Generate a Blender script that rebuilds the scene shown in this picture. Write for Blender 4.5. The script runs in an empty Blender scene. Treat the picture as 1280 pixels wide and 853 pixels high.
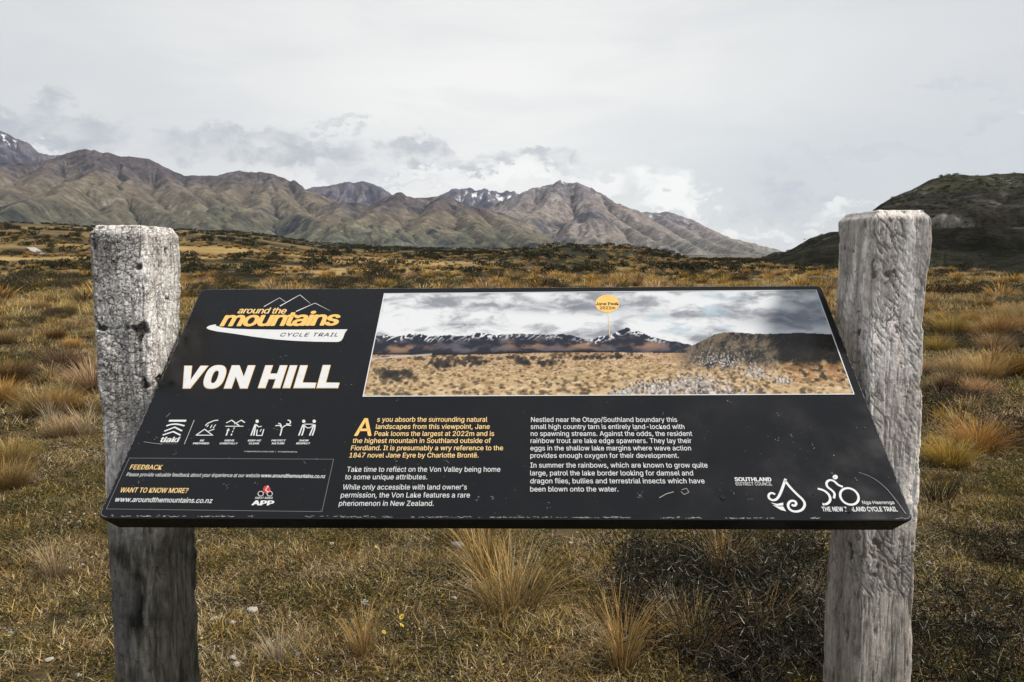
import bpy, bmesh, math, random, os
import numpy as np
from mathutils import Vector, Matrix
rad = math.radians
random.seed(7); RNG = np.random.default_rng(11)
SC = bpy.context.scene
COL = SC.collection

# ------------------------------------------------------------------ camera
CAM = Vector((0, 0, 1.5)); FPX = 995.6; PITCH, ROLL = 5.7, -0.12
cd = bpy.data.cameras.new('camera'); cam = bpy.data.objects.new('camera', cd); COL.objects.link(cam)
cd.sensor_width = 36; cd.lens = 28.0; cd.clip_start = 0.02; cd.clip_end = 60000
R = (Matrix.Rotation(rad(90-PITCH), 3, 'X') @ Matrix.Rotation(rad(ROLL), 3, 'Z'))
cam.matrix_world = Matrix.Translation(CAM) @ R.to_4x4()
SC.camera = cam
def ray(px, py):                      # direction for a point of the 1280x853 photograph
    return R @ Vector(((px-640)/FPX, -(py-426.5)/FPX, -1.0))
def elev(px, py):                     # azimuth and tan(elevation)
    d = ray(px, py); return math.atan2(d.x, d.y), d.z/math.hypot(d.x, d.y)

HAZE_D = 2.2e-5
# ------------------------------------------------------------------ render look
SC.view_settings.view_transform = 'Standard'; SC.view_settings.look = 'None'
SC.view_settings.exposure = 0.0; SC.view_settings.gamma = 1
SC.cycles.max_bounces = 5; SC.cycles.diffuse_bounces = 3; SC.cycles.glossy_bounces = 3
SC.cycles.transmission_bounces = 2; SC.cycles.volume_bounces = 0; SC.cycles.use_denoising = True

# ------------------------------------------------------------------ sun + sky
SUN_AZ, SUN_EL = 102.0, 50.0           # azimuth clockwise from +Y (high on the right)
sd = bpy.data.lights.new('sun', 'SUN'); sd.energy = 4.3; sd.angle = rad(8); sd.color = (1.0, 0.93, 0.84)
sun = bpy.data.objects.new('sun', sd); COL.objects.link(sun)
sv = Vector((math.sin(rad(SUN_AZ))*math.cos(rad(SUN_EL)), math.cos(rad(SUN_AZ))*math.cos(rad(SUN_EL)), math.sin(rad(SUN_EL))))
sun.rotation_euler = sv.to_track_quat('Z', 'Y').to_euler()

W = bpy.data.worlds.new('World'); SC.world = W; W.use_nodes = True
class NT:
    """small helper for writing node trees"""
    def __init__(s, nt): s.nt = nt; s.n = nt.nodes; s.l = nt.links
    def node(s, t, **k):
        n = s.n.new(t)
        for a, b in k.items(): setattr(n, a, b)
        return n
    def put(s, sock, v):
        if hasattr(v, 'is_output') or hasattr(v, 'links'): s.l.new(v, sock)
        else: sock.default_value = v
    def math(s, op, a, b=None, c=None, clamp=False):
        n = s.node('ShaderNodeMath', operation=op); n.use_clamp = clamp
        s.put(n.inputs[0], a)
        if b is not None: s.put(n.inputs[1], b)
        if c is not None: s.put(n.inputs[2], c)
        return n.outputs[0]
    def noise(s, vec, scale, detail=4, rough=.55, dist=0, out='Fac'):
        n = s.node('ShaderNodeTexNoise'); s.put(n.inputs['Vector'], vec)
        n.inputs['Scale'].default_value = scale; n.inputs['Detail'].default_value = detail
        n.inputs['Roughness'].default_value = rough; n.inputs['Distortion'].default_value = dist
        return n.outputs[out]
    def ramp(s, fac, stops, interp='LINEAR'):
        n = s.node('ShaderNodeValToRGB'); s.put(n.inputs[0], fac); cr = n.color_ramp; cr.interpolation = interp
        while len(cr.elements) < len(stops): cr.elements.new(.5)
        for e, (p, c) in zip(cr.elements, stops):
            e.position = p; e.color = (c, c, c, 1) if isinstance(c, (int, float)) else (*c, 1)
        return n.outputs[0]
    def mapr(s, v, a, b, c=0, d=1, smooth=True):
        n = s.node('ShaderNodeMapRange'); n.interpolation_type = 'SMOOTHSTEP' if smooth else 'LINEAR'
        s.put(n.inputs[0], v)
        for i, q in enumerate((a, b, c, d)): n.inputs[i+1].default_value = q
        return n.outputs[0]
    def mix(s, f, a, b, mode='MIX'):
        n = s.node('ShaderNodeMix', data_type='RGBA', blend_type=mode)
        s.put(n.inputs[0], f)
        for i, v in ((6, a), (7, b)):
            if isinstance(v, tuple) and len(v) == 3: v = (*v, 1)
            s.put(n.inputs[i], v)
        return n.outputs[2]
    def scalevec(s, v, sc, loc=(0, 0, 0)):
        n = s.node('ShaderNodeMapping'); s.put(n.inputs[0], v); n.inputs['Scale'].default_value = sc; n.inputs['Location'].default_value = loc
        return n.outputs[0]

w = NT(W.node_tree); w.n.clear()
sky = w.node('ShaderNodeTexSky'); sky.sky_type = 'NISHITA'; sky.sun_disc = False
sky.sun_elevation = rad(SUN_EL); sky.sun_rotation = rad(SUN_AZ); sky.air_density = 1.0; sky.dust_density = 2.0
bgs = w.node('ShaderNodeBackground'); w.l.new(sky.outputs[0], bgs.inputs[0]); bgs.inputs[1].default_value = 0.1
tc = w.node('ShaderNodeTexCoord'); D = tc.outputs['Generated']
sep = w.node('ShaderNodeSeparateXYZ'); w.l.new(D, sep.inputs[0])
az = w.math('ARCTAN2', sep.outputs[0], sep.outputs[1]); el = w.math('ARCSINE', sep.outputs[2])
def skypx(px, py):
    a, t = elev(px, py); return a, math.atan(t)
# the veil of high cloud: brightest low in the middle, greyer to the sides and overhead
low = w.noise(w.scalevec(D, (1.0, 1.0, 2.6)), 2.2, 5, .5, .3)
low2 = w.noise(w.scalevec(D, (1.0, 1.0, 4.5), (3, 1, 0)), 4.0, 6, .55, .4)
a0, e0 = skypx(600, 175)
da = w.math('DIVIDE', w.math('SUBTRACT', az, a0), .50); de = w.math('DIVIDE', w.math('SUBTRACT', el, e0), .34)
g = w.math('EXPONENT', w.math('MULTIPLY', w.math('ADD', w.math('MULTIPLY', da, da), w.math('MULTIPLY', de, de)), -1.0))
veil = w.mix(g, (.66, .68, .705), (1.12, 1.105, 1.06))
veil = w.mix(w.math('MULTIPLY', w.math('SUBTRACT', low, .35, clamp=True), .55), veil, (.50, .52, .57))
streak = w.mapr(low2, .42, .68)
veil = w.mix(w.math('MULTIPLY', streak, .22), veil, (.64, .665, .70))
# clear pale blue-green gap low on the right
a1, e1 = skypx(960, 225)
da = w.math('DIVIDE', w.math('SUBTRACT', az, a1), .20); de = w.math('DIVIDE', w.math('SUBTRACT', el, e1), .06)
gap = w.math('EXPONENT', w.math('MULTIPLY', w.math('ADD', w.math('MULTIPLY', da, da), w.math('MULTIPLY', de, de)), -1.0))
veil = w.mix(w.math('MULTIPLY', gap, .55), veil, (.66, .72, .74))
# cumulus banks standing low over the mountains: (px, py, rx, ry, colour, strength)
warp = w.node('ShaderNodeTexNoise'); w.put(warp.inputs['Vector'], w.scalevec(D, (1, 1, 1.6))); warp.inputs['Scale'].default_value = 14; warp.inputs['Detail'].default_value = 7; warp.inputs['Roughness'].default_value = .62
ws = w.node('ShaderNodeSeparateColor'); w.l.new(warp.outputs['Color'], ws.inputs[0])
wa = w.math('ADD', az, w.math('MULTIPLY', w.math('SUBTRACT', ws.outputs[0], .5), .15))
we = w.math('ADD', el, w.math('MULTIPLY', w.math('SUBTRACT', ws.outputs[1], .5), .13))
w2 = w.node('ShaderNodeTexNoise'); w.put(w2.inputs['Vector'], w.scalevec(D, (1, 1, 1.3))); w2.inputs['Scale'].default_value = 48; w2.inputs['Detail'].default_value = 8; w2.inputs['Roughness'].default_value = .65
w2s = w.node('ShaderNodeSeparateColor'); w.l.new(w2.outputs['Color'], w2s.inputs[0])
wa = w.math('ADD', wa, w.math('MULTIPLY', w.math('SUBTRACT', w2s.outputs[0], .5), .06)); we = w.math('ADD', we, w.math('MULTIPLY', w.math('SUBTRACT', w2s.outputs[1], .5), .055))
puff = w.mapr(w.noise(w.scalevec(D, (1, 1, 1.6)), 26, 8, .62, .4), .34, .62, .25, 1.1)
GREY, WHITE, BLUE = (.53, .555, .59), (1.15, 1.14, 1.10), (.60, .63, .70)
banks = [(20,165,95,30,GREY,.75),(45,205,70,16,WHITE,.45),(330,190,95,24,GREY,.62),(405,196,55,20,GREY,.5),(528,195,42,24,GREY,.72),(590,207,38,18,GREY,.66),
         (670,205,62,13,GREY,.7),(432,158,30,8,GREY,.4),(500,222,120,14,BLUE,.45),(620,222,150,13,WHITE,.6),(820,240,42,20,WHITE,.8),(840,262,60,10,WHITE,.7),(745,236,40,18,WHITE,.5),
         (990,250,60,22,BLUE,.6),(1040,262,35,12,WHITE,.45),(965,298,60,9,WHITE,.5),(1258,145,30,12,BLUE,.4),(1264,143,14,8,WHITE,.5),(1185,105,60,9,BLUE,.35),(1100,195,120,10,BLUE,.3)]
for bx_, by_, rx_, ry_, c_, s_ in banks:
    aa, ee = skypx(bx_, by_)
    da = w.math('DIVIDE', w.math('SUBTRACT', wa, aa), rx_/FPX); de = w.math('DIVIDE', w.math('SUBTRACT', we, ee), ry_/FPX)
    r2 = w.math('ADD', w.math('MULTIPLY', da, da), w.math('MULTIPLY', de, de))
    veil = w.mix(w.math('MULTIPLY', w.math('MULTIPLY', w.mapr(r2, 1.5, .2), puff, clamp=True), min(1.0, s_*(1.5 if c_ is WHITE else 1.1))), veil, c_)
veil = w.mix(w.mapr(el, .34, 1.15, 0, .60), veil, (.27, .285, .32))
bgc = w.node('ShaderNodeBackground'); w.l.new(veil, bgc.inputs[0]); bgc.inputs[1].default_value = 1.0
mxs = w.node('ShaderNodeMixShader'); mxs.inputs[0].default_value = .96
w.l.new(bgs.outputs[0], mxs.inputs[1]); w.l.new(bgc.outputs[0], mxs.inputs[2])
wo = w.node('ShaderNodeOutputWorld'); w.l.new(mxs.outputs[0], wo.inputs[0])

# ------------------------------------------------------------------ numpy noise
def _h(ix, iy, seed):
    n = (ix.astype(np.int64)*374761393 + iy.astype(np.int64)*668265263 + seed*1442695041) & 0xffffffff
    n = ((n ^ (n >> 13))*1274126177) & 0xffffffff
    n = ((n ^ (n >> 16))*2246822519) & 0xffffffff
    return ((n ^ (n >> 15)) & 0xffffff)/float(0xffffff)
def perlin(x, y, seed=0):
    ix = np.floor(x); iy = np.floor(y); fx = x-ix; fy = y-iy
    def g(a, b):
        t = _h(ix+a, iy+b, seed)*2*np.pi
        return np.cos(t)*(fx-a) + np.sin(t)*(fy-b)
    u = fx*fx*fx*(fx*(fx*6-15)+10); v = fy*fy*fy*(fy*(fy*6-15)+10)
    return (g(0,0)*(1-u)+g(1,0)*u)*(1-v) + (g(0,1)*(1-u)+g(1,1)*u)*v
def fbm(x, y, o=4, seed=0, gain=.5, lac=2.03):
    s = 0; a = 1; t = 0
    for k in range(o): s = s + a*perlin(x, y, seed+k*17); t += a; a *= gain; x = x*lac+3.1; y = y*lac+1.7
    return s/t*1.4
def ridged(x, y, o=5, seed=0, gain=.55, lac=2.07):
    s = 0; a = 1; t = 0; w_ = 1
    for k in range(o):
        n = 1-np.abs(perlin(x, y, seed+k*13))*1.9; n = np.clip(n, 0, 1)**2
        s = s+a*n*w_; w_ = np.clip(n*1.4, 0, 1); t += a; a *= gain; x = x*lac+5.2; y = y*lac+2.9
    return s/t
def worley(x, y, seed=0):
    ix = np.floor(x); iy = np.floor(y); f1 = np.full(x.shape, 9.); f2 = f1.copy()
    for a in (-1, 0, 1):
        for b in (-1, 0, 1):
            cx = ix+a; cy = iy+b
            d = np.hypot(cx+_h(cx, cy, seed)-x, cy+_h(cx, cy, seed+5)-y)
            f2 = np.where(d < f1, f1, np.minimum(f2, d)); f1 = np.minimum(f1, d)
    return f1, f2
def sstep(a, b, x):
    t = np.clip((x-a)/(b-a), 0, 1); return t*t*(3-2*t)
def mixc(f, a, b):
    f = np.asarray(f)[..., None]; return np.asarray(a)*(1-f)+np.asarray(b)*f

# ------------------------------------------------------------------ object helpers
def tag(o, label=None, cat=None, group=None, kind=None):
    if label: o['label'] = label
    if cat: o['category'] = cat
    if group: o['group'] = group
    if kind: o['kind'] = kind
    return o
def empty(name, loc, rz=0):
    o = bpy.data.objects.new(name, None); COL.objects.link(o); o.location = loc; o.rotation_euler = (0, 0, rz); o.empty_display_size = .1; return o
def mesh(name, V, F, mat=None, parent=None, cols=None, smooth=False, link=True, matidx=None):
    me = bpy.data.meshes.new(name)
    V = np.asarray(V, dtype=np.float32).reshape(-1, 3)
    if isinstance(F, np.ndarray):
        k = F.shape[1]; me.vertices.add(len(V)); me.vertices.foreach_set('co', V.ravel())
        me.loops.add(F.size); me.loops.foreach_set('vertex_index', F.astype(np.int32).ravel())
        me.polygons.add(len(F)); me.polygons.foreach_set('loop_start', np.arange(0, F.size, k, dtype=np.int32))
        me.update(calc_edges=True)
    else:
        me.from_pydata(V.tolist(), [], F); me.update()
    if smooth: me.polygons.foreach_set('use_smooth', np.ones(len(me.polygons), dtype=bool))
    if cols is not None:
        at = me.color_attributes.new('Col', 'FLOAT_COLOR', 'POINT')
        c = np.ones((len(V), 4), dtype=np.float32); c[:, :cols.shape[1]] = cols
        at.data.foreach_set('color', c.ravel())
    if mat: me.materials.append(mat)
    o = bpy.data.objects.new(name, me)
    if link: COL.objects.link(o)
    if parent: o.parent = parent
    return o
def gridfaces(nr, nc):
    i = np.arange(nr-1)[:, None]*nc + np.arange(nc-1)[None, :]
    return np.stack([i, i+1, i+nc+1, i+nc], -1).reshape(-1, 4)
def material(name, base=(.5,.5,.5), rough=.9, spec=.2):
    m = bpy.data.materials.new(name); m.use_nodes = True; t = NT(m.node_tree); b = m.node_tree.nodes['Principled BSDF']
    b.inputs['Base Color'].default_value = (*base, 1); b.inputs['Roughness'].default_value = rough
    b.inputs['Specular IOR Level'].default_value = spec
    return m, t, b
def colmat(name, rough=.9, spec=.1, fine=None, rnd=0.0, trans=0.0, bump=None):
    """colour from the vertex attribute, broken up by fine noise and, per instance, by a random tone"""
    m, t, b = material(name, rough=rough, spec=spec)
    a = t.node('ShaderNodeAttribute', attribute_name='Col'); c = a.outputs['Color']
    if fine:
        for sc, lo, hi in fine:
            pos = t.node('ShaderNodeNewGeometry').outputs['Position']
            f = t.mapr(t.noise(pos, sc, 5, .6), .3, .7, lo, hi, False)
            c = t.mix(1.0, c, t.node('ShaderNodeCombineColor').outputs[0], 'MULTIPLY')
            cc = c.node.inputs[7].links[0].from_node
            for k in range(3): t.l.new(f, cc.inputs[k])
    if rnd:
        oi = t.node('ShaderNodeObjectInfo').outputs['Random']
        hv = t.node('ShaderNodeHueSaturation'); t.l.new(c, hv.inputs['Color'])
        t.put(hv.inputs['Value'], t.math('ADD', t.math('MULTIPLY', oi, 2*rnd), 1-rnd))
        o2 = t.math('FRACT', t.math('MULTIPLY', oi, 17.3))
        t.put(hv.inputs['Hue'], t.math('ADD', t.math('MULTIPLY', o2, .03), .485))
        t.put(hv.inputs['Saturation'], t.math('ADD', t.math('MULTIPLY', t.math('FRACT', t.math('MULTIPLY', oi, 31.7)), .4), .8))
        c = hv.outputs[0]
    t.l.new(c, b.inputs['Base Color'])
    if bump:
        pos = t.node('ShaderNodeNewGeometry').outputs['Position']
        bn = t.node('ShaderNodeBump'); bn.inputs['Strength'].default_value = bump[1]; bn.inputs['Distance'].default_value = bump[2]
        t.l.new(t.noise(pos, bump[0], 8, .65), bn.inputs['Height']); t.l.new(bn.outputs[0], b.inputs['Normal'])
    if trans:
        tr = t.node('ShaderNodeBsdfTranslucent'); t.l.new(c, tr.inputs[0]); mx = t.node('ShaderNodeMixShader'); mx.inputs[0].default_value = trans
        t.l.new(b.outputs[0], mx.inputs[1]); t.l.new(tr.outputs[0], mx.inputs[2]); t.l.new(mx.outputs[0], t.n['Material Output'].inputs[0])
    return m

# ------------------------------------------------------------------ the ground
def azpx(px): return np.arctan2((np.asarray(px, float)-640)/FPX, 1.0)
_tx = np.array([-900,-200,0,120,230,300,330,400,480,560,640,700,760,840,1000,1280,1700,2400.])
_ty = np.array([286,289,291,292.5,292.5,296,299,308,311,313.5,315,318,320.5,324.5,326.5,327,327,327.])
_ta = azpx(_tx); _tt = np.array([elev(640, y)[1] for y in _ty])
def gz(x, y):
    x = np.asarray(x, float); y = np.asarray(y, float)
    D = np.hypot(x, y); a = np.arctan2(x, y)
    z = (.035*fbm(x*1.3, y*1.3, 3, 3)+.045*(ridged(x*1.7, y*1.7, 3, 4)-.5)*(D < 60))*sstep(1.0, 3, D) + .12*fbm(x*.22, y*.22, 3, 9)*sstep(3, 10, D) + .75*fbm(x/30, y/30, 4, 21)*sstep(18, 70, D)
    z = z - .4*sstep(15, 60, D)
    T = np.interp(a, _ta, _tt)
    rise = T*700+1.5+.6
    bench = .45*sstep(120, 330, D + 30*fbm(x/90, y/90, 3, 31)) + .55*sstep(380, 640, D + 60*fbm(x/120, y/120, 3, 33))
    z = z + rise*bench + 2.2*fbm(x/110, y/110, 4, 41)*sstep(100, 300, D)*(1-.75*sstep(550, 800, D))
    z = z + np.where(D > 700, (D-700)*np.clip(T, -.001, .1)*.25, 0)*sstep(700, 2500, D)
    z = z + 15*sstep(900, 3400, D)*sstep(azpx(600), azpx(900), a)
    # the dark low ridge beyond the panel
    ra = (a-azpx(745))/.115; rd = (D-250)/60.
    z = z + 4.3*np.exp(-np.abs(ra)**3.2-rd*rd)*(1+.15*fbm(x/14, y/14, 3, 5))
    return z
def ground_hit(px, py):
    d = ray(px, py); t = .5
    for _ in range(4000):
        p = CAM+d*t
        if p.z <= float(gz(p.x, p.y)): break
        t *= 1.006
    return Vector((p.x, p.y, float(gz(p.x, p.y))))
def patchiness(x, y):
    """0 dark low scrub .. 1 pale straw, shared by the ground's colour and what grows on it"""
    return np.clip(.5 + .9*fbm(x/2.6, y/2.6, 4, 61) + .5*fbm(x/14, y/14, 3, 63), 0, 1)
nr, nc = 400, 520
rr = .25*(14000/.25)**(np.linspace(0, 1, nr)); aa = np.radians(np.linspace(-110, 110, nc))
aa = np.sign(aa)*np.abs(aa/aa[-1])**1.6*aa[-1]
Rg, Ag = np.meshgrid(rr, aa, indexing='ij'); X, Y = Rg*np.sin(Ag), Rg*np.cos(Ag)-.6
Z = gz(X, Y)
pt = patchiness(X, Y); D_ = np.hypot(X, Y)
n1 = fbm(X/45, Y/16, 5, 71); n2 = fbm(X/160, Y/60, 5, 73)
near = mixc(pt, (.020, .017, .010), (.14, .105, .052))
near = mixc(sstep(.15, .4, fbm(X*.9, Y*.9, 4, 78))*.5, near, (.085, .050, .030))
near = mixc(sstep(.1, .5, fbm(X*1.5, Y*1.5, 4, 77))*.6, near, (.075, .068, .026))
mid = mixc(sstep(-.15, .22, n1), (.032, .028, .015), (.36, .25, .10))
far = mixc(sstep(-.25, .3, n2+.4*n1), (.036, .030, .018), (.21, .145, .065))
c = mixc(sstep(25, 60, D_), near, mid); c = mixc(sstep(160, 380, D_), c, far)
rdg = np.exp(-np.abs((np.arctan2(X, Y)-azpx(745))/.15)**4-((D_-250)/85.)**2); c = mixc(np.clip(rdg*1.3, 0, 1), c, (.030, .030, .017))
c = mixc(sstep(1300, 2600, D_), c, (.16, .125, .08))
gm = colmat('earth_and_turf', .95, .08, fine=[(.12, .75, 1.3), (3.0, .72, 1.25), (40.0, .55, 1.4)], bump=(60.0, .8, .02))
ground = mesh('ground', np.stack([X, Y, Z], -1), gridfaces(nr, nc), gm, cols=c.reshape(-1, 3), smooth=True)
tag(ground, 'broad valley floor of dry brown and olive turf', kind='structure')

# ------------------------------------------------------------------ mountains and hills
rockm = colmat('mountain_ground', .97, .03, fine=[(.004, .78, 1.22), (.015, .55, 1.45), (.05, .68, 1.32)], bump=(.014, 1.0, 26.0))
hillm = colmat('hill_ground', .97, .03, fine=[(.02, .65, 1.4), (.10, .45, 1.5), (.4, .7, 1.3)], bump=(.09, 1.0, 5.0))
def erode(z, dy, dx, steps=16, passes=26, kE=.035, relax=.0):
    nr_, nc_ = z.shape; N = nr_*nc_; idx = np.arange(N).reshape(nr_, nc_); Q = np.ones(N); dg = math.hypot(dx, dy)
    offs = [(-1, 0, dy), (-1, -1, dg), (-1, 1, dg), (0, -1, dx), (0, 1, dx), (1, 0, dy), (1, -1, dg), (1, 1, dg)]
    for _ in range(steps):
        zp = np.pad(z, 1, mode='edge'); ip = np.pad(idx, 1, mode='edge'); best = np.zeros((nr_, nc_)); rec = idx.copy()
        for a, b_, d_ in offs:
            sl = (z-zp[1+a:1+a+nr_, 1+b_:1+b_+nc_])/d_; m = sl > best; best = np.where(m, sl, best); rec = np.where(m, ip[1+a:1+a+nr_, 1+b_:1+b_+nc_], rec)
        rf = rec.ravel(); mv = (rf != idx.ravel())
        for _ in range(passes): Q = 1+np.bincount(rf[mv], Q[mv], N)
        A_ = Q.reshape(nr_, nc_)*dx*dy
        cut = kE*np.sqrt(A_)*best; zr = z.ravel()[rf].reshape(nr_, nc_); cut = np.minimum(cut, (z-zr)*.55)
        z = z-cut
        q_ = z.copy(); q_[1:-1, 1:-1] = z[1:-1, 1:-1]*.94+.015*(z[:-2, 1:-1]+z[2:, 1:-1]+z[1:-1, :-2]+z[1:-1, 2:]); z = q_
    return z, np.log(A_/(dx*dy))
def range_(name, label, prof, Dc, F, seed, pal, base=319.0, nt=110, step=2.0, power=1.15, amp=.5, freq=1.0, skew=0.0, snow=None, rocky=.5, crag=1.0, mat=None, gain=.45, fineamp=.075, ero_k=.035, spurs=None, sk=.6):
    P = np.array(prof, float); x0, x1 = P[0, 0], P[-1, 0]
    n = int((x1-x0)/step)+1; px = np.linspace(x0, x1, n); py = np.interp(px, P[:, 0], P[:, 1])
    A = azpx(px); te = np.array([elev(640, q)[1] for q in py])*np.cos(A)**0 
    tb = elev(640, base)[1]
    t = np.concatenate([np.linspace(0, 1, nt), 1+np.linspace(.02, .5, nt//5)])
    T, AA = np.meshgrid(t, A, indexing='ij')
    Dd = Dc-F*(1-T)
    X = Dd*np.sin(AA); Y = Dd*np.cos(AA)
    L = F/3.2/freq
    wob = (skew*(1-T) + .9*(1-T)*fbm(X/L/1.6, Y/L/1.6, 3, seed+3))*F/Dc*.55
    tec = np.interp(AA+wob, A, te); tec = te[None, :]*sstep(.55, 1, T)+tec*(1-sstep(.55, 1, T))
    crest = Dc*tec; b = (Dc-F)*tb
    Hh = np.maximum(crest-b, 2)
    s = np.where(T <= 1, np.clip(T, 0, 1)**power, 1-(T-1)*1.7)
    qx = X/L+seed+.55*fbm(X/L*.7, Y/L*.7, 3, seed+2); qy = Y/L*.85+.55*fbm(X/L*.7+9, Y/L*.7, 3, seed+4)
    rg = ridged(qx+.35*qy, qy-.35*qx, 5, seed, gain)
    ero = 4*np.clip(T, 0, 1)*(1-np.clip(T, 0, 1))
    z = b + Hh*s + Hh*amp*(rg-.62)*ero**.8
    lim0 = (te[None, :]-.0012*(1-T))*Dd
    fine = ridged(X/L*4.5, Y/L*3, 4, seed+8)-.5
    z = z + Hh*fineamp*fine*sstep(.02, .25, T)*(1-.8*sstep(.8, 1, T))
    if spurs:
        z = np.where(T < 1, b+(z-b)*.62, z); cz = (te*Dc)[None, :]-sk*.85*(Dc-Dd)*(1+.2*fbm(X/L*1.5, Y/L*1.5, 3, seed+83)); kk = Hh.max()*.03; m_ = np.clip(.5+.5*(cz-z)/kk, 0, 1); z = np.where(T < 1, z*(1-m_)+cz*m_+kk*m_*(1-m_), z)
        wx_ = X+L*.13*fbm(X/L*2.2, Y/L*2.2, 5, seed+80, .6); wy_ = Y+L*.13*fbm(X/L*2.2+7, Y/L*2.2, 5, seed+81, .6)
        for sp in spurs:
            P_ = []
            for qx_, qy_, qt in sp:
                D0 = Dc-F*(1-qt); a_ = float(azpx(qx_)); P_.append((D0*math.sin(a_), D0*math.cos(a_), D0*elev(640, qy_)[1]))
            for p0, p1 in zip(P_, P_[1:]):
                vx, vy = p1[0]-p0[0], p1[1]-p0[1]; l2 = vx*vx+vy*vy; u_ = np.clip(((wx_-p0[0])*vx+(wy_-p0[1])*vy)/l2, 0, 1)
                dd = np.hypot(wx_-p0[0]-u_*vx, wy_-p0[1]-u_*vy); hz_ = p0[2]+(p1[2]-p0[2])*u_-sk*dd*(1+.25*fbm(X/L*2, Y/L*2, 3, seed+82))-8*np.exp(-dd/12.)+8
                kk = Hh.max()*.010; m_ = np.clip(.5+.5*(hz_-z)/kk, 0, 1); z = z*(1-m_)+hz_*m_+kk*m_*(1-m_)
        z = np.where(T < 1, np.minimum(z, np.maximum(lim0, b+1)), z)
    z0 = z.copy(); z, lA = erode(z, F/nt, step/FPX*Dc, kE=ero_k)
    ic = nt-1; z = z+(te*Dc-z[ic])[None, :]*sstep(.62, 1, T)
    cr = (fbm(px/7., px*0, 4, seed+9)*1.5+1.3*(ridged(px/11., px*0+.5, 4, seed+10)-.45))*crag/FPX*Dc
    z = z + cr[None, :]*sstep(.75, 1, T)*crag
    env = elev(640, 1.0)  # keep the crest the skyline: clamp what would stand above it
    lim = (te[None, :]-.0012*(1-T))*Dd
    z = np.where(T < 1, np.minimum(z, np.maximum(lim, b+1)), z)
    z[0, :] -= 30+Hh[0]*.1
    dzdt = np.gradient(z, axis=0)/(np.gradient(Dd, axis=0)+1e-6)
    dzdx = np.gradient(z, axis=1)/(Dd*np.gradient(A)[None, :])
    slope = np.hypot(dzdt, dzdx)
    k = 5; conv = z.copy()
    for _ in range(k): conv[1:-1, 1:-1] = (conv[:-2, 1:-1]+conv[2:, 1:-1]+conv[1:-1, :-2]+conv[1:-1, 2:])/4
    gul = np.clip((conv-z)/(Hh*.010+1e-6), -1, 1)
    h = np.clip((z-b)/(Hh.max()), 0, 1.05)
    low, mid_, high, scree, dark = [np.array(q) for q in pal]
    nz = fbm(X/L*2, Y/L*2, 5, seed+20)
    c = mixc(sstep(.1, .5, h+.35*nz), low, mid_); c = mixc(sstep(.5, .85, h+.3*nz), c, high)
    c = mixc(np.clip(sstep(.35, .9, fbm(X/L*6, Y/L*1.2, 4, seed+30)+.5*gul+.35*h)*.8, 0, 1), c, scree)
    dk = sstep(.12, .34, fbm(X/L*2.4, Y/L*2.0, 5, seed+40)+.25*(rocky-.5)+.10*gul)*(1-sstep(.25, .6, h))
    dk2 = sstep(.15, .4, fbm(X/L*4, Y/L*5, 5, seed+50)+.35*(rocky-.5)+.35*(slope-.6))*sstep(.4, .75, h)
    c = mixc(np.clip(np.maximum(dk, dk2*rocky*1.6), 0, 1)*.92, c, dark)
    if name == 'hill' and mat is not None:
        sc_ = sstep(.05, .2, fbm((X+z)/15, z/12, 6, seed+70, .68))*sstep(.0, .22, fbm((X+.6*z)/48, z/34, 3, seed+71))*sstep(.1, .35, h)*(1-sstep(.8, .95, h)); c = mixc(sc_*.8, c, scree)
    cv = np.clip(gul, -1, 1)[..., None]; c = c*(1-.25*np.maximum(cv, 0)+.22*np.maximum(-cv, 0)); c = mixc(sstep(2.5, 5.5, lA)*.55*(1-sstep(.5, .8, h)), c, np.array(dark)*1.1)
    if snow is not None:
        sn = sstep(snow[0], snow[0]+.08, h+.12*nz)*sstep(snow[1], snow[1]+.12, fbm(X/L*9, Y/L*9, 4, seed+60)+.3*gul)
        c = mixc(sn, c, (.80, .82, .86))
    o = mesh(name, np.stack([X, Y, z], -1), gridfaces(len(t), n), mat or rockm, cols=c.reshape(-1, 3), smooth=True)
    return tag(o, label, kind='structure')
#            low            mid             high            scree           dark
TUSS = ((.094,.094,.068),(.148,.124,.092),(.084,.070,.076),(.24,.21,.18),(.028,.032,.042))
PURP = ((.125,.115,.105),(.135,.120,.125),(.105,.095,.115),(.30,.27,.28),(.052,.050,.074))
JANE = ((.160,.148,.128),(.215,.180,.160),(.150,.134,.140),(.44,.39,.35),(.075,.070,.082))
FOOT = ((.060,.072,.062),(.105,.105,.078),(.15,.135,.095),(.19,.17,.13),(.024,.034,.042))
S_LEFT = [[(145,204,1.0),(128,222,.8),(112,234,.65),(82,245,.45),(55,256,.3),(28,266,.15),(0,276,.03)], [(85,212,1),(65,228,.8),(40,243,.6),(0,262,.35),(-50,275,.15)], [(25,221,1),(0,238,.75),(-40,250,.5),(-90,268,.2)],
  [(160,208,1),(165,228,.82),(172,251,.58),(200,262,.45),(237,279,.25),(268,292,.08)], [(172,251,.58),(150,262,.45),(128,275,.28),(100,288,.1)], [(212,217,1),(222,235,.8),(245,258,.5),(272,281,.2)], [(118,202,1),(135,225,.8),(140,245,.55)],
  [(345,221,1),(335,245,.72),(318,262,.5),(300,277,.3),(288,292,.1)], [(345,221,1),(352,242,.75),(372,262,.5),(402,275,.3),(445,288,.1)], [(372,228,1),(390,250,.72),(422,266,.45),(460,280,.2)], [(300,222,1),(290,245,.7),(284,262,.5)], [(250,225,1),(262,245,.75),(278,268,.4)]]
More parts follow.
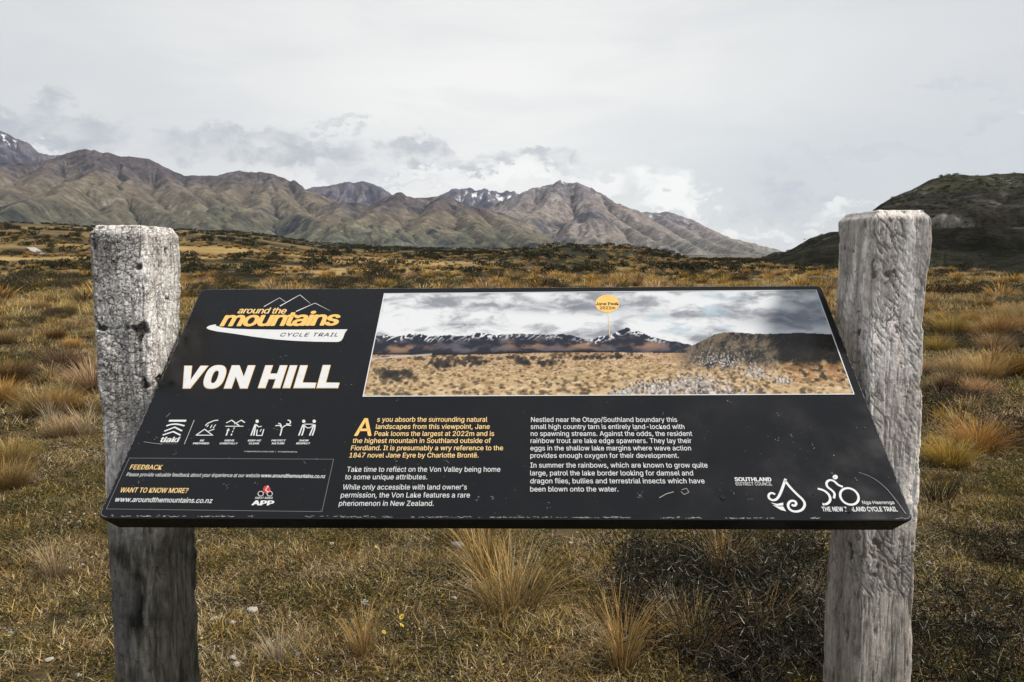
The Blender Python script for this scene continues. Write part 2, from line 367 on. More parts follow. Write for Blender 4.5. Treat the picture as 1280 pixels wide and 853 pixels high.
S_MID = [[(505,241,1),(482,258,.75),(458,272,.5),(425,288,.2)], [(555,244,1),(545,262,.7),(525,280,.4),(495,298,.1)], [(570,250,1),(590,272,.6),(612,295,.25)], [(605,260,1),(640,282,.55),(672,306,.15)], [(520,247,1),(500,264,.75),(478,285,.4),(455,300,.15)], [(435,254,1),(415,272,.6),(390,292,.2)]]
S_JANE = [[(700,225,1),(690,245,.8),(672,262,.65),(655,285,.4),(648,304,.15)], [(720,229,1),(735,250,.8),(762,270,.6),(792,290,.4),(832,310,.12)], [(750,242,1),(792,270,.75),(840,297,.4),(882,315,.12)], [(665,236,1),(645,255,.8),(628,275,.5),(612,295,.2)]]
S_SHO = [[(815,267,1),(850,285,.6),(890,305,.3),(930,316,.1)], [(865,277,1),(910,300,.5),(950,316,.15)], [(790,265,1),(820,282,.6)]]
S_R = [[(1175,230,1),(1120,262,.8),(1055,300,.6),(1000,322,.4),(945,335,.2)], [(1235,232,1),(1210,268,.7),(1185,305,.4),(1168,338,.12)], [(1280,233,1),(1300,280,.6),(1262,330,.15)], [(1155,236,1),(1140,275,.65),(1105,315,.35),(1060,338,.12)], [(1400,236,1),(1380,290,.5),(1350,340,.1)]]
range_('mountain','dark purple rocky peak at the far left edge',[(-160,215),(-80,200),(-30,192),(0,186.5),(9,185.5),(15,188),(25,191),(32,195),(41,197),(50,200),(59,209),(75,211),(92,209),(120,220),(180,245),(220,270)],9500,2500,101,PURP,snow=(.8,.34),rocky=.8,amp=.4)
range_('mountain','faint purple crest showing over the left range',[(240,240),(270,228),(290,221.5),(305,218.5),(312,220),(330,223),(350,235),(380,250)],9000,1800,111,PURP,rocky=.6)
range_('mountain','purple mottled mountain with pale scree behind the middle ridge',[(350,262),(380,240.5),(390,237.5),(415,234),(432,230),(440,228.5),(445,230.5),(457,227.5),(470,231),(480,235),(492,244),(510,255),(540,275)],9300,2600,121,PURP,rocky=.75,amp=.45)
range_('mountain','far jagged mountain dusted with snow',[(500,275),(525,256),(545,248),(557,242),(567,236),(577,238),(587,233.5),(597,239),(610,235.5),(622,240),(640,240),(660,246),(700,262)],12000,2600,131,PURP,snow=(.70,.20),rocky=.8,amp=.45,crag=1.6)
range_('mountain','pale mountain shoulder sloping down to the right of the highest peak',[(740,290),(765,272),(780,264),(800,266),(815,267.5),(832,266),(847,270.5),(865,277),(880,285),(895,293),(915,300),(932,304),(960,311),(980,316),(1010,321)],9500,3000,141,JANE,rocky=.6,amp=.28,snow=(.8,.3),spurs=S_SHO,sk=.5)
range_('mountain','tall bare grey-brown peak with rocky tip in the centre',[(560,300),(590,276),(605,264),(620,255),(640,246),(650,242.5),(665,236),(677,233),(690,231),(694,228),(700,225),(707,229),(720,228.5),(735,234.5),(750,242),(765,252),(775,257),(790,262),(802,268.5),(815,276.5),(830,286),(852,299),(877,311),(900,320)],7600,2800,151,JANE,rocky=.6,amp=.25,power=1.05,crag=1.3,snow=(.88,.1),spurs=S_JANE,sk=.6,nt=150)
range_('mountain','lower rocky cone standing in front of the central peak',[(640,320),(665,315),(685,303),(690,297.5),(705,280),(722,270),(735,261.5),(740,260),(747,262.5),(760,272.5),(770,284),(785,299),(802,311),(820,320)],5900,1500,161,JANE,rocky=.8,amp=.45,power=1.1)
range_('mountain','long olive-brown range with craggy crest on the left',[(-260,250),(-160,236),(-60,226),(0,221),(25,221),(55,220),(82,212),(100,205.5),(108,203.5),(118,201.5),(125,203),(129,202),(137,205.5),(145,204),(160,208),(175,207.5),(195,209),(212,217),(225,222),(237,227),(250,225.5),(270,226),(287,225),(305,221),(320,220),(330,219.5),(345,221),(357,225),(367,230),(372,228),(380,234),(387,240),(400,244),(430,256),(480,275),(520,300)],6300,2900,171,TUSS,rocky=.5,amp=.34,skew=.25,nt=170,power=1.15,freq=1.0,spurs=S_LEFT,sk=.55)
range_('mountain','tussock ridge with a dark rock outcrop in the middle distance',[(340,300),(370,280),(400,262),(420,254),(450,254),(465,258),(470,254),(485,247),(500,241),(505,241),(511,246),(520,247.5),(537,247),(555,244.5),(570,250),(590,257.5),(605,260),(640,270),(655,277.5),(675,290),(690,300),(702,309),(715,315),(740,320)],5000,1800,181,TUSS,rocky=.6,amp=.3,nt=150,power=1.0,freq=1.0,skew=-.2,spurs=S_MID,sk=.5)
range_('hill','dark green scrubby foothill at the base of the range',[(340,318),(385,298),(420,281),(450,275),(480,283),(510,297),(540,309),(575,318)],3600,700,211,FOOT,rocky=.7,amp=.4,crag=.4)
range_('hill','patchy grey-green foothill below the rock outcrop',[(460,318),(490,296),(500,285),(540,281),(580,291),(620,303),(655,313),(700,320)],3900,800,221,FOOT,rocky=.7,amp=.5,crag=.4)
DARK = ((.022,.022,.015),(.027,.024,.018),(.046,.046,.027),(.16,.152,.14),(.013,.013,.010))  # dark scrub tones; cloud shade is also put into these colours
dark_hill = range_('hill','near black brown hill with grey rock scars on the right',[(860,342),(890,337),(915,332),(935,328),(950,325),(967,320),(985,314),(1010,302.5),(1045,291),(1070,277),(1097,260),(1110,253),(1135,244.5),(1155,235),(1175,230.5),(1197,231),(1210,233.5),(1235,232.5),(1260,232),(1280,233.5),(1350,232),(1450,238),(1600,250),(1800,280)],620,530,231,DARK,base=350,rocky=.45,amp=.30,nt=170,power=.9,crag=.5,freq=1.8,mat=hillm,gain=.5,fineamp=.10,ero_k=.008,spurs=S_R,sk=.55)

# gravel track seen far off on the left bench
trm, _, _ = material('pale_gravel', (.42, .41, .39), .9)
def draped(name, label, pts, mat):
    P = [ground_hit(*p) for p in pts]; V = []; n = 14
    for i in range(n):
        a = P[0].lerp(P[1], i/(n-1)); b = P[3].lerp(P[2], i/(n-1))
        for j in range(3):
            p = a.lerp(b, j/2); V.append((p.x, p.y, float(gz(p.x, p.y))+.25))
    return tag(mesh(name, V, gridfaces(n, 3), mat), label, kind='structure')
draped('gravel_track', 'short pale stretch of gravel track on the left bench', [(33,311.5),(50,319.8),(66,319.2),(44,311)], trm)

# ------------------------------------------------------------------ the air
hz_m = bpy.data.materials.new('valley_haze'); hz_m.use_nodes = True; t = NT(hz_m.node_tree); t.n.remove(t.n['Principled BSDF'])
pv = t.node('ShaderNodeVolumePrincipled'); pv.inputs['Color'].default_value = (.72, .84, 1, 1); pv.inputs['Density'].default_value = HAZE_D; pv.inputs['Anisotropy'].default_value = .2
t.l.new(pv.outputs[0], t.n['Material Output'].inputs['Volume'])
hb = np.array([[x, y, z] for x in (-14500, 14500) for y in (-14500, 14500) for z in (-400, 2200)], float)
haze = mesh('haze', hb, [(0,1,3,2),(4,6,7,5),(0,4,5,1),(2,3,7,6),(0,2,6,4),(1,5,7,3)], hz_m); tag(haze, 'thin pale air between the panel and the far mountains', kind='stuff')

# ------------------------------------------------------------------ the panel: a folded steel tray on two split timber posts
PC = Vector((-.014, 1.34, 1.287)); PM = (Matrix.Rotation(rad(-1.72), 3, 'Z') @ Matrix.Rotation(rad(-.27), 3, 'Y') @ Matrix.Rotation(rad(38.82), 3, 'X'))
PW, PL = 1.2, .522
panel_m, t, b = material('black_enamel', (.005, .005, .006), .16, .5)
pos = t.node('ShaderNodeTexCoord').outputs['Object']
sm = t.noise(pos, 9, 6, .6)
t.l.new(t.mapr(sm, .3, .75, .10, .30), b.inputs['Roughness'])
dust = t.mapr(t.noise(pos, 3.5, 8, .7), .45, .75, 0, .35)
t.l.new(t.mix(dust, (.0042, .0045, .0055), (.0125, .0115, .0125)), b.inputs['Base Color'])
b.inputs['Specular IOR Level'].default_value = .5
steel_m, _, _ = material('blackened_bracket', (.012, .012, .013), .5, .4)
bolt_m, _, _ = material('bolt_steel', (.3, .3, .3), .35, .5); bolt_m.node_tree.nodes['Principled BSDF'].inputs['Metallic'].default_value = .9

def tray():
    bm = bmesh.new(); hw, hl, r = PW/2, PL/2, .006
    def ring(w_, l_, z, rc):
        o = []
        for cx, cy, a0 in ((w_-rc, l_-rc, 0), (-(w_-rc), l_-rc, 90), (-(w_-rc), -(l_-rc), 180), (w_-rc, -(l_-rc), 270)):
            for k in range(6):
                a = rad(a0+k*18); o.append(bm.verts.new((cx+rc*math.cos(a), cy+rc*math.sin(a), z)))
        return o
    rs = [ring(hw-.0022, hl-.0022, 0, .009), ring(hw-.0007, hl-.0007, -.0007, .0100), ring(hw, hl, -.0024, .0105), ring(hw-.020, hl-.001, -.026, .004), ring(hw-.024, hl-.006, -.0262, .003)]
    bm.faces.new(rs[0]); 
    for a, b_ in zip(rs, rs[1:]):
        for i in range(len(a)): bm.faces.new((a[i], b_[i], b_[(i+1) % len(a)], a[(i+1) % len(a)]))
    bm.faces.new(list(reversed(rs[-1])))
    bmesh.ops.recalc_face_normals(bm, faces=bm.faces)
    me = bpy.data.meshes.new('information_panel'); bm.to_mesh(me); bm.free(); me.materials.append(panel_m); return me
panel = bpy.data.objects.new('information_panel', tray()); COL.objects.link(panel)
panel.matrix_world = Matrix.Translation(PC) @ PM.to_4x4()
tag(panel, 'black sloping information panel with printed landscape photo between two timber posts', 'sign')
def uv(px, py):                       # a point of the photograph -> the panel's own face
    n = PM @ Vector((0, 0, 1)); d = ray(px, py); tt = (PC-CAM).dot(n)/d.dot(n)
    q = PM.transposed() @ (CAM+d*tt-PC); return q.x, q.y
def printmat(name, c, rough=.45):
    m, t, b = material(name, c, rough, .35)
    pos = t.node('ShaderNodeTexCoord').outputs['Object']
    t.l.new(t.mix(t.mapr(t.noise(pos, 60, 6, .65), .5, .8, 0, .35), tuple(c), tuple(x*.55 for x in c)), b.inputs['Base Color'])
    return m
WHITE_P = printmat('white_print', (.66, .67, .67)); YEL = printmat('yellow_print', (.80, .50, .15)); YEL2 = printmat('pale_yellow_print', (.80, .56, .24))
GREYL = printmat('grey_print', (.16, .16, .155)); DARKP = printmat('dark_print', (.012, .012, .014)); REDP = printmat('red_print', (.50, .045, .04)); CHIP = printmat('chip', (.004, .004, .005), .8)
ZP = .0004
FT = None
try: FT = bpy.data.fonts.load(os.path.join(bpy.utils.system_resource('DATAFILES'), 'fonts', 'Inter.woff2'))
except Exception: FT = None
def _caph():
    cu = bpy.data.curves.new('t', 'FONT'); cu.body = 'H'; cu.size = 1
    if FT: cu.font = FT
    o = bpy.data.objects.new('t', cu); COL.objects.link(o); bpy.context.view_layer.update()
    me = bpy.data.meshes.new_from_object(o.evaluated_get(bpy.context.evaluated_depsgraph_get())); h = max(v.co.y for v in me.vertices)
    bpy.data.objects.remove(o); bpy.data.meshes.remove(me); return h
CAPH = _caph()
def text(s, x0, y0, x1, y1, cap, mat, name='text_line', bold=0.0, shear=0.0, parent=None, z=ZP, stretch=None, align=None, spacing=1.0):
    """flat lettering whose baseline runs from (x0,y0) to (x1,y1) in the photograph; cap = cap height there in px"""
    cu = bpy.data.curves.new(name, 'FONT'); cu.body = s; cu.size = 1; cu.shear = shear; cu.space_character = spacing
    if FT: cu.font = FT
    cu.fill_mode = 'FRONT' if hasattr(cu, 'fill_mode') else cu.fill_mode; cu.resolution_u = 3; cu.dimensions = '2D'; cu.fill_mode = 'BOTH'
    o = bpy.data.objects.new(name, cu); COL.objects.link(o)
    bpy.context.view_layer.update(); dg = bpy.context.evaluated_depsgraph_get()
    me = bpy.data.meshes.new_from_object(o.evaluated_get(dg)); bpy.data.objects.remove(o)
    n = len(me.vertices); co = np.empty(n*3, dtype=np.float32); me.vertices.foreach_get('co', co); co = co.reshape(-1, 3)
    a = Vector(uv(x0, y0)); c = Vector(uv(x1, y1)); top = Vector(uv((x0+x1)/2-0, (y0+y1)/2-cap)); mid_ = Vector(uv((x0+x1)/2, (y0+y1)/2))
    H = abs(top.y-mid_.y)/CAPH
    mn, mx = co[:, 0].min(), co[:, 0].max(); wd = (c-a).length/(mx-mn)
    e = (c-a).normalized(); f = Vector((-e.y, e.x))
    P = np.zeros_like(co); lx = (co[:, 0]-mn)*wd; ly = co[:, 1]*H
    P[:, 0] = a.x+e.x*lx+f.x*ly; P[:, 1] = a.y+e.y*lx+f.y*ly; P[:, 2] = z
    me.vertices.foreach_set('co', P.ravel()); me.update()
    if bold > 0:                      # heavier weights: the outline thickened all round, each pass a hair above the last
        F0 = [tuple(p.vertices) for p in me.polygons]; nb = 12 if bold > .025 else 4; VV = [P]; FF = list(F0); ex, ey = wd*bold, H*bold*.6
        for k in range(nb):
            a_ = 2*math.pi*k/nb; Q = P.copy(); Q[:, 0] += math.cos(a_)*ex; Q[:, 1] += math.sin(a_)*ey; Q[:, 2] += 4e-6*(k+1)
            VV.append(Q); FF += [tuple(i+n*(k+1) for i in f) for f in F0]
        bpy.data.meshes.remove(me); me = bpy.data.meshes.new(name); me.from_pydata(np.concatenate(VV).tolist(), [], FF); me.update()
    me.materials.clear(); me.materials.append(mat)
    q = bpy.data.objects.new(name, me); COL.objects.link(q); q.parent = parent or panel
    return q
def mergeobs(name, obs, parent=None):
    """one printed block from its strokes and lines"""
    bm = bmesh.new(); mats = []
    for o in obs:
        m = o.data.materials[0]
        if m not in mats: mats.append(m)
        k = len(bm.faces); bm.from_mesh(o.data); bm.faces.ensure_lookup_table()
        for f in bm.faces[k:]: f.material_index = mats.index(m)
        d = o.data; bpy.data.objects.remove(o); bpy.data.meshes.remove(d)
    me = bpy.data.meshes.new(name); bm.to_mesh(me); bm.free()
    for m in mats: me.materials.append(m)
    q = bpy.data.objects.new(name, me); COL.objects.link(q); q.parent = parent or panel; return q
def poly(pts, mat, z=ZP, name='mark'):
    V = [(*uv(*p), z) for p in pts]
    return mesh(name, V, [list(range(len(V)))], mat)
def stroke(pts, wpx, mat, z=ZP, name='mark', smooth=0, closed=False, w1=None):
    P = [Vector(uv(*p)) for p in pts]
    for _ in range(smooth):
        Q = [P[0]] if not closed else []
        for i in range(len(P)-(0 if closed else 1)):
            a, b_ = P[i], P[(i+1) % len(P)]; Q += [a*.75+b_*.25, a*.25+b_*.75]
        if not closed: Q.append(P[-1])
        P = Q
    n = len(P); V = []; s = 1/880.
    for i in range(n):
        p = P[i]; a = P[(i-1) % n] if (closed or i > 0) else P[0]; c_ = P[(i+1) % n] if (closed or i < n-1) else P[-1]
        d1 = (p-a).normalized() if (p-a).length > 1e-9 else (c_-p).normalized(); d2 = (c_-p).normalized() if (c_-p).length > 1e-9 else d1
        tn = (d1+d2).normalized() if (d1+d2).length > 1e-6 else d1; nn = Vector((-tn.y, tn.x)); k = 1/max(.45, nn.dot(Vector((-d1.y, d1.x))))
        f = i/(n-1) if n > 1 else 0; hw = (wpx if w1 is None else wpx*(1-f)+w1*f)*s*.5*k
        V += [(*(p+nn*hw), z), (*(p-nn*hw), z)]
    m_ = n if closed else n-1
    F = [(2*i, 2*i+1, (2*i+3) % (2*n), (2*i+2) % (2*n)) for i in range(m_)]
    return mesh(name, V, F, mat)
def disc(x, y, r, mat, z=ZP, rx=None):
    return poly([(x+(rx or r)*math.cos(k*math.pi/8), y-r*math.sin(k*math.pi/8)) for k in range(16)], mat, z)

# -- the trail logo
def c5(X, Y): return 240+X/5.818, 360+Y/5.818
lg = []
for pts, w0, w1 in (([(523,138),(637,73)], 1.7, .8), ([(637,73),(682,105)], .8, .5), ([(640,134),(785,52)], 2.2, 1.0), ([(785,52),(860,114)], 1.0, .4), ([(757,173),(895,112)], 2.2, 1.0), ([(895,112),(1005,168)], 1.0, .3)):
    lg.append(stroke([c5(*p) for p in pts], w0, WHITE_P, w1=w1))
mergeobs('mountain_outline_mark', lg)
a = mergeobs('logo_text', [text('around the', *c5(331,186), *c5(680,188), 7.2, YEL2, bold=.018, shear=.12, spacing=.95)])
a = mergeobs('logo_text', [text('mountains', *c5(208,278), *c5(1058,272), 17.0, YEL, bold=.030, shear=.12, spacing=.92)])
top = [(175,266),(172,276),(215,289),(300,298),(430,303),(600,305),(800,305),(1131,303)]
bot = [(1112,330),(1098,368),(1085,386),(1062,395),(900,393),(750,387),(600,376),(450,357),(300,334),(180,318),(125,305),(105,294),(112,284),(130,275)]
poly([c5(*p) for p in top+bot], WHITE_P, name='white_swoosh').parent = panel
text('CYCLE TRAIL', *c5(641,355), *c5(1060,355), 4.4, DARKP, name='logo_text', bold=.004, shear=.2, z=ZP*2, spacing=1.1)
# -- title
def cT(X, Y): return 220+X/5.818, 445+Y/5.818
TL = [[(63,75),(115,75),(105,180),(180,75),(233,75),(103,238),(52,238)], [(408,72),(460,72),(493,155),(525,72),(575,72),(518,238),(468,238),(435,150),(402,238),(350,238)],
      [(652,72),(703,72),(682,132),(737,132),(758,72),(808,72),(755,235),(704,235),(727,170),(672,170),(648,235),(598,235)], [(830,72),(880,72),(828,235),(778,235)],
      [(905,72),(956,72),(918,197),(1018,199),(1008,235),(856,235)], [(1070,70),(1122,70),(1088,197),(1187,199),(1176,235),(1024,235)]]
for L_ in TL:
    mergeobs('title_letter', [stroke([cT(*p) for p in L_], 1.5, YEL, z=ZP*.8, closed=True), poly([cT(*p) for p in L_], WHITE_P, z=ZP*2)])
def oring(rx, ry, n=36):
    o = []
    for k in range(n):
        a = 2*math.pi*k/n; cx_, sy_ = math.cos(a), math.sin(a); y_ = ry*math.copysign(abs(sy_)**.8, sy_); x_ = rx*math.copysign(abs(cx_)**.8, cx_); o.append(cT(283+x_-.34*y_, 155+y_))
    return o
oo, oi = oring(72, 85), oring(23, 46)
V = [(*uv(*p), ZP*2) for p in oo+oi]; ring_ = mesh('title_letter', V, [(k, (k+1) % 36, 36+(k+1) % 36, 36+k) for k in range(36)], WHITE_P)
mergeobs('title_letter', [ring_, stroke(oo, 1.5, YEL, z=ZP*.8, closed=True), stroke(oi, 1.2, YEL, z=ZP*.8, closed=True)])
# -- paragraphs
def para(name, lines, mat, bold, cap=5.9):
    mergeobs(name, [text(s, x0, y, x1, y, cap, mat, bold=bold) for s, x0, x1, y in lines])
para('intro_text', [('s you absorb the surrounding natural',471.2,609,527.6),('landscapes from this viewpoint, Jane',469.6,612,536.5),('Peak looms the largest at 2022m and is',467.8,617.5,545.3),
    ('the highest mountain in Southland outside of',440.5,613.4,554.1),('Fiordland. It is presumably a wry reference to the',438.5,628.7,563.2),('1847 novel Jane Eyre by Charlotte Bront\u00eb.',436.5,598,572.3)], YEL2, .009)
text('A', 443.2, 545, 463.8, 545, 21.5, YEL, name='drop_capital', bold=.014)
para('body_text', [('Take time to reflect on the Von Valley being home',433.3,625.3,590.1),('to some unique attributes.',430.9,534,599.6)], WHITE_P, .002, 6.2)
para('body_text', [("While only accessible with land owner's",428.1,583.4,612.3),('permission, the Von Lake features a rare',425.7,587.2,622.3),('phenomenon in New Zealand.',423.4,542,632.7)], WHITE_P, .002, 6.3)
para('body_text', [('Nestled near the Otago/Southland boundary this',663.8,846.6,527.8),('small high country tarn is entirely land-locked with',663.4,855.7,536.6),('no spawning streams. Against the odds, the resident',663.4,865.5,545.3),
    ('rainbow trout are lake edge spawners. They lay their',663.2,864.7,554.2),('eggs in the shallow lake margins where wave action',663,864,563.4),('provides enough oxygen for their development.',663,848.6,572.7)], WHITE_P, .003, 5.9)
para('body_text', [('In summer the rainbows, which are known to grow quite',663,884.8,584.9),('large, patrol the lake border looking for damsel and',662.8,866.7,594.7),('dragon flies, bullies and terrestrial insects which have',662.8,881,604.6),('been blown onto the water.',662.8,773,614.8)], WHITE_P, .003, 6.2)
# -- feedback box
text('FEEDBACK', 162, 587, 201.5, 587.4, 5.7, YEL2, name='heading_text', bold=.012)
mergeobs('small_text', [text('Please provide valuable feedback about your experience at our website', 157.8,595.6,324.5,597, 4.5, WHITE_P, bold=-.002), text('www.aroundthemountains.co.nz', 326,597,406,598, 4.5, WHITE_P, bold=.012)])
text('WANT TO KNOW MORE?', 149.5, 615.8, 234, 616.6, 6.0, YEL2, name='heading_text', bold=.012)
text('www.aroundthemountains.co.nz', 143, 627.4, 264.5, 629.2, 6.0, WHITE_P, name='small_text', bold=.010)
bx4 = [(161.8,573),(417,574.5),(402.5,640),(133,636.6)]
mergeobs('box_outline', [stroke(bx4, .75, GREYL, closed=True)])
ap = [text('GREAT RIDES', 318.7,624,340.5,624, 2.4, WHITE_P, bold=.012), text('APP', 315,631.7,341,632, 5.6, WHITE_P, bold=.045),
      disc(333.5,612.4,5.0,REDP,rx=4.7), stroke([(334.5,609.5),(332,613),(334.5,615.5)],1.0,WHITE_P,z=ZP*2), disc(335,608.6,1.0,WHITE_P,z=ZP*2)]
for cx in (326.0, 337.2):
    ap.append(stroke([(cx+3.4*math.cos(k*math.pi/7), 617.6+3.1*math.sin(k*math.pi/7)) for k in range(14)], .8, WHITE_P, closed=True, z=ZP*1.5))
mergeobs('app_badge', ap)
# -- care pictograms
def c8(X, Y): return 190+X/5.818, 515+Y/5.818
def S(pts, w=2.0, sm=0): return stroke([c8(*p) for p in pts], w, WHITE_P, smooth=sm)
mergeobs('care_emblem', [poly([c8(*p) for p in ((126,59),(252,59),(247,73),(121,73))], WHITE_P), S([(105,104),(138,92),(185,90),(237,103)],2.5,1), S([(90,142),(165,113),(219,140)],2.4), S([(78,170),(155,145),(208,171)],2.3),
    text('tiaki', *c8(58,221), *c8(192,221), 6.2, WHITE_P, bold=.03, shear=.1), text('CARE FOR NEW ZEALAND', *c8(46,237), *c8(180,237), 1.3, GREYL)])
mergeobs('divider_line', [stroke([c8(308,60), c8(235,237)], .6, WHITE_P)])
def cap2(a, b_, x0, x1, x2, x3): return [text(a, *c8(x0,216), *c8(x1,216), 2.1, WHITE_P, bold=.03, shear=.1), text(b_, *c8(x2,237), *c8(x3,237), 2.1, WHITE_P, bold=.03, shear=.1)]
mergeobs('care_pictogram', [S([(320,171),(383,128),(440,171),(320,171)],1.6), S([(388,102),(408,82),(432,74),(450,65),(482,62)],1.7,1), S([(412,96),(398,112)],1.3), S([(438,96),(424,120)],1.3), S([(464,94),(444,120)],1.3), S([(412,142),(455,126)],1.5)]+cap2('BE','PREPARED',348,378,297,413))
mergeobs('care_pictogram', [S([(540,82),(580,62),(634,102)],1.6), S([(598,90),(650,62),(676,80)],1.6), S([(535,106),(666,106)],1.4), S([(556,128),(540,174)],1.9), S([(544,138),(557,124),(562,138)],1.2), S([(600,113),(594,128)],1.3), S([(590,138),(585,150)],1.5), S([(581,160),(576,174)],1.7)]+cap2('DRIVE','CAREFULLY',527,597,491,620))
mergeobs('care_pictogram', [disc(*c8(765,70),2.1,WHITE_P), S([(752,90),(738,125),(720,174)],2.0), S([(756,92),(750,125),(740,174)],2.0), S([(760,95),(775,111),(798,106)],1.5), S([(766,130),(760,173),(800,173),(814,127)],1.5), S([(797,126),(786,146)],1.1)]+cap2('KEEP NZ','CLEAN',697,791,704,776))
mergeobs('care_pictogram', [S([(946,118),(940,145),(932,175)],1.8), S([(946,120),(930,98),(898,103)],1.7,1), S([(944,115),(935,88),(918,84)],1.5,1), S([(946,118),(975,96),(1012,101)],1.7,1), S([(975,88),(1000,92),(1010,76),(1000,62),(986,62)],1.7,1)]+cap2('PROTECT','NATURE',868,971,871,962))
mergeobs('care_pictogram', [disc(*c8(1104,70),2.1,WHITE_P), disc(*c8(1180,70),2.1,WHITE_P), S([(1100,92),(1085,128),(1068,174)],2.0), S([(1106,96),(1104,130),(1090,174)],2.0), S([(1178,92),(1166,128),(1146,174)],2.0), S([(1186,94),(1182,130),(1166,174)],2.0), S([(1108,91),(1172,91)],1.4), S([(1108,98),(1124,118),(1150,118),(1172,98)],1.4,1)]+cap2('SHOW','RESPECT',1070,1138,1048,1149))
text('TIAKINEWZEALAND.COM  |  #TIAKIPROMISE', *c8(668,293), *c8(1055,297), 1.4, WHITE_P, name='small_text', shear=.1, spacing=1.1)
# -- council and trail logos
def c1(X, Y): return 890+X/4.923, 560+Y/4.923
mergeobs('council_text', [text('SOUTHLAND', *c1(143,206), *c1(366,207), 4.7, WHITE_P, bold=.03), text('DISTRICT COUNCIL', *c1(148,232), *c1(372,233), 3.9, WHITE_P)])
mergeobs('council_emblem', [
    stroke([c1(*p) for p in ((388,288),(368,276),(347,288),(349,312),(375,326),(402,316),(424,275),(453,192))], 2.6, WHITE_P, smooth=2, w1=3.6),
    stroke([c1(*p) for p in ((447,200),(475,238),(520,285),(560,320),(574,350),(556,384),(515,396),(478,384),(464,352),(482,326),(512,328),(520,348),(505,360),(490,350))], 3.2, WHITE_P, smooth=2, w1=3.2),
    poly([c1(*p) for p in ((360,338),(400,346),(438,338),(438,356),(400,358))], WHITE_P), poly([c1(*p) for p in ((372,352),(410,362),(438,362),(456,392),(420,382))], WHITE_P)])
wh = [c1(845+57*math.cos(k*math.pi/14)*1, 300+50*math.sin(k*math.pi/14)+10*math.cos(k*math.pi/14)) for k in range(28)]
mergeobs('cyclist_emblem', [disc(*c1(758,181),2.9,WHITE_P,rx=3.3), stroke([c1(*p) for p in ((805,241),(775,230),(752,205),(725,197),(703,212),(706,240),(738,262),(756,282),(750,312))], 3.0, WHITE_P, smooth=2),
    stroke([c1(*p) for p in ((650,252),(690,262),(722,290),(730,322),(712,346),(680,350))], 3.0, WHITE_P, smooth=2, w1=3.2), stroke(wh, 3.0, WHITE_P, closed=True)])
mergeobs('trail_text', [text('Nga Haerenga', *c1(928,347), *c1(1123,347), 4.1, WHITE_P, bold=.004), text('THE NEW ZEALAND CYCLE TRAIL', *c1(681,392), *c1(1143,392), 5.6, WHITE_P, bold=.02)])
def blot(px, py, r, n, seed, mat, z=ZP*3):
    q = random.Random(seed); return poly([(px+r*(.6+.7*q.random())*math.cos(k*2*math.pi/n), py-r*(.6+.7*q.random())*math.sin(k*2*math.pi/n)*.9) for k in range(n)], mat, z)
for q_ in (blot(*c1(842,378),5.0,9,1,CHIP), blot(*c1(66,305),3.5,9,2,CHIP), blot(*c1(626,287),1.2,7,3,CHIP), blot(855,616,1.2,6,4,CHIP)): q_.name = 'paint_chip'; q_.parent = panel

# -- the printed landscape: a flat print on a thin sheet, painted cell by cell
PQ = [(480.5,367.6),(1020.2,363.2),(1067.3,493.2),(454,496)]
U = [Vector(uv(*p)) for p in PQ]
fr = mergeobs('photo_border', [stroke(PQ, 1.5, WHITE_P, closed=True, z=ZP*2.2)])
nu, nv = 900, 200
u_, v_ = np.meshgrid(np.linspace(0, 1, nu), np.linspace(0, 1, nv))    # v=0 top
UX = (U[0].x*(1-u_)+U[1].x*u_)*(1-v_)+(U[3].x*(1-u_)+U[2].x*u_)*v_; UY = (U[0].y*(1-u_)+U[1].y*u_)*(1-v_)+(U[3].y*(1-u_)+U[2].y*u_)*v_
ax, ay = u_*4.6, v_                                                    # picture units: height 1
wx = .25*fbm(ax*2, ay*3, 4, 301); wy = .12*fbm(ax*2, ay*4, 4, 303)
cl = fbm((ax+.5*wx)*1.5, (ay+.5*wy)*5.2, 7, 305, .58); cl2 = fbm((ax+wx)*3.0, (ay+wy)*9, 5, 307, .55)
skyc = mixc(sstep(-.34, .16, cl+.35*cl2+.35*(v_-.25)), (.27, .285, .32), (.74, .76, .78))
skyc = mixc(np.clip(np.exp(-((ax-2.05)/.55)**2-((ay-.17)/.05)**2)*.85+np.exp(-((ax-4.25)/.45)**2-((ay-.30)/.09)**2)*.9+.4*np.exp(-((ax-3.1)/.5)**2-((ay-.26)/.03)**2), 0, 1)*sstep(-.3, .1, cl2+.1), skyc, (.15, .16, .21))
skyc = mixc(np.clip(sstep(.12, .32, fbm(ax*1.6+4, ay*6, 5, 309))*sstep(2.2, 3.0, ax), 0, 1)*.6, skyc, (.36, .50, .58))
PRL = [(0,.46),(.1,.45),(.22,.47),(.36,.44),(.45,.44),(.55,.47),(.75,.455),(.9,.47),(1.0,.45),(1.1,.435),(1.22,.46),(1.4,.45),(1.55,.45),(1.7,.46),(1.95,.45),(2.1,.50),(2.2,.51),(2.28,.48),(2.4,.47),(2.5,.44),(2.56,.425),(2.66,.45),(2.8,.49),(2.95,.525),(3.1,.55),(3.3,.60)]
crest = np.interp(ax, *np.array(PRL).T)-.018-.03*np.exp(-((ax-2.58)/.16)**2)+.012*fbm(ax*14, ax*0, 5, 311)
mt = fbm(ax*4+ay*6, ay*9-ax*2, 5, 313); dep = (ay-crest)
mc = mixc(sstep(-.05, .4, mt), (.022, .025, .038), (.11, .10, .12))
for mx_, my_, mw_ in ((.3, .57, .25), (1.55, .54, .22), (2.1, .55, .16), (2.75, .55, .18)):
    mc = mixc(np.exp(-((ax-mx_)/mw_)**2-((ay-my_)/.035)**2)*sstep(-.15, .2, mt), mc, (.30, .18, .11))
rid = ridged(ax*13+ay*9, ay*16, 5, 314)
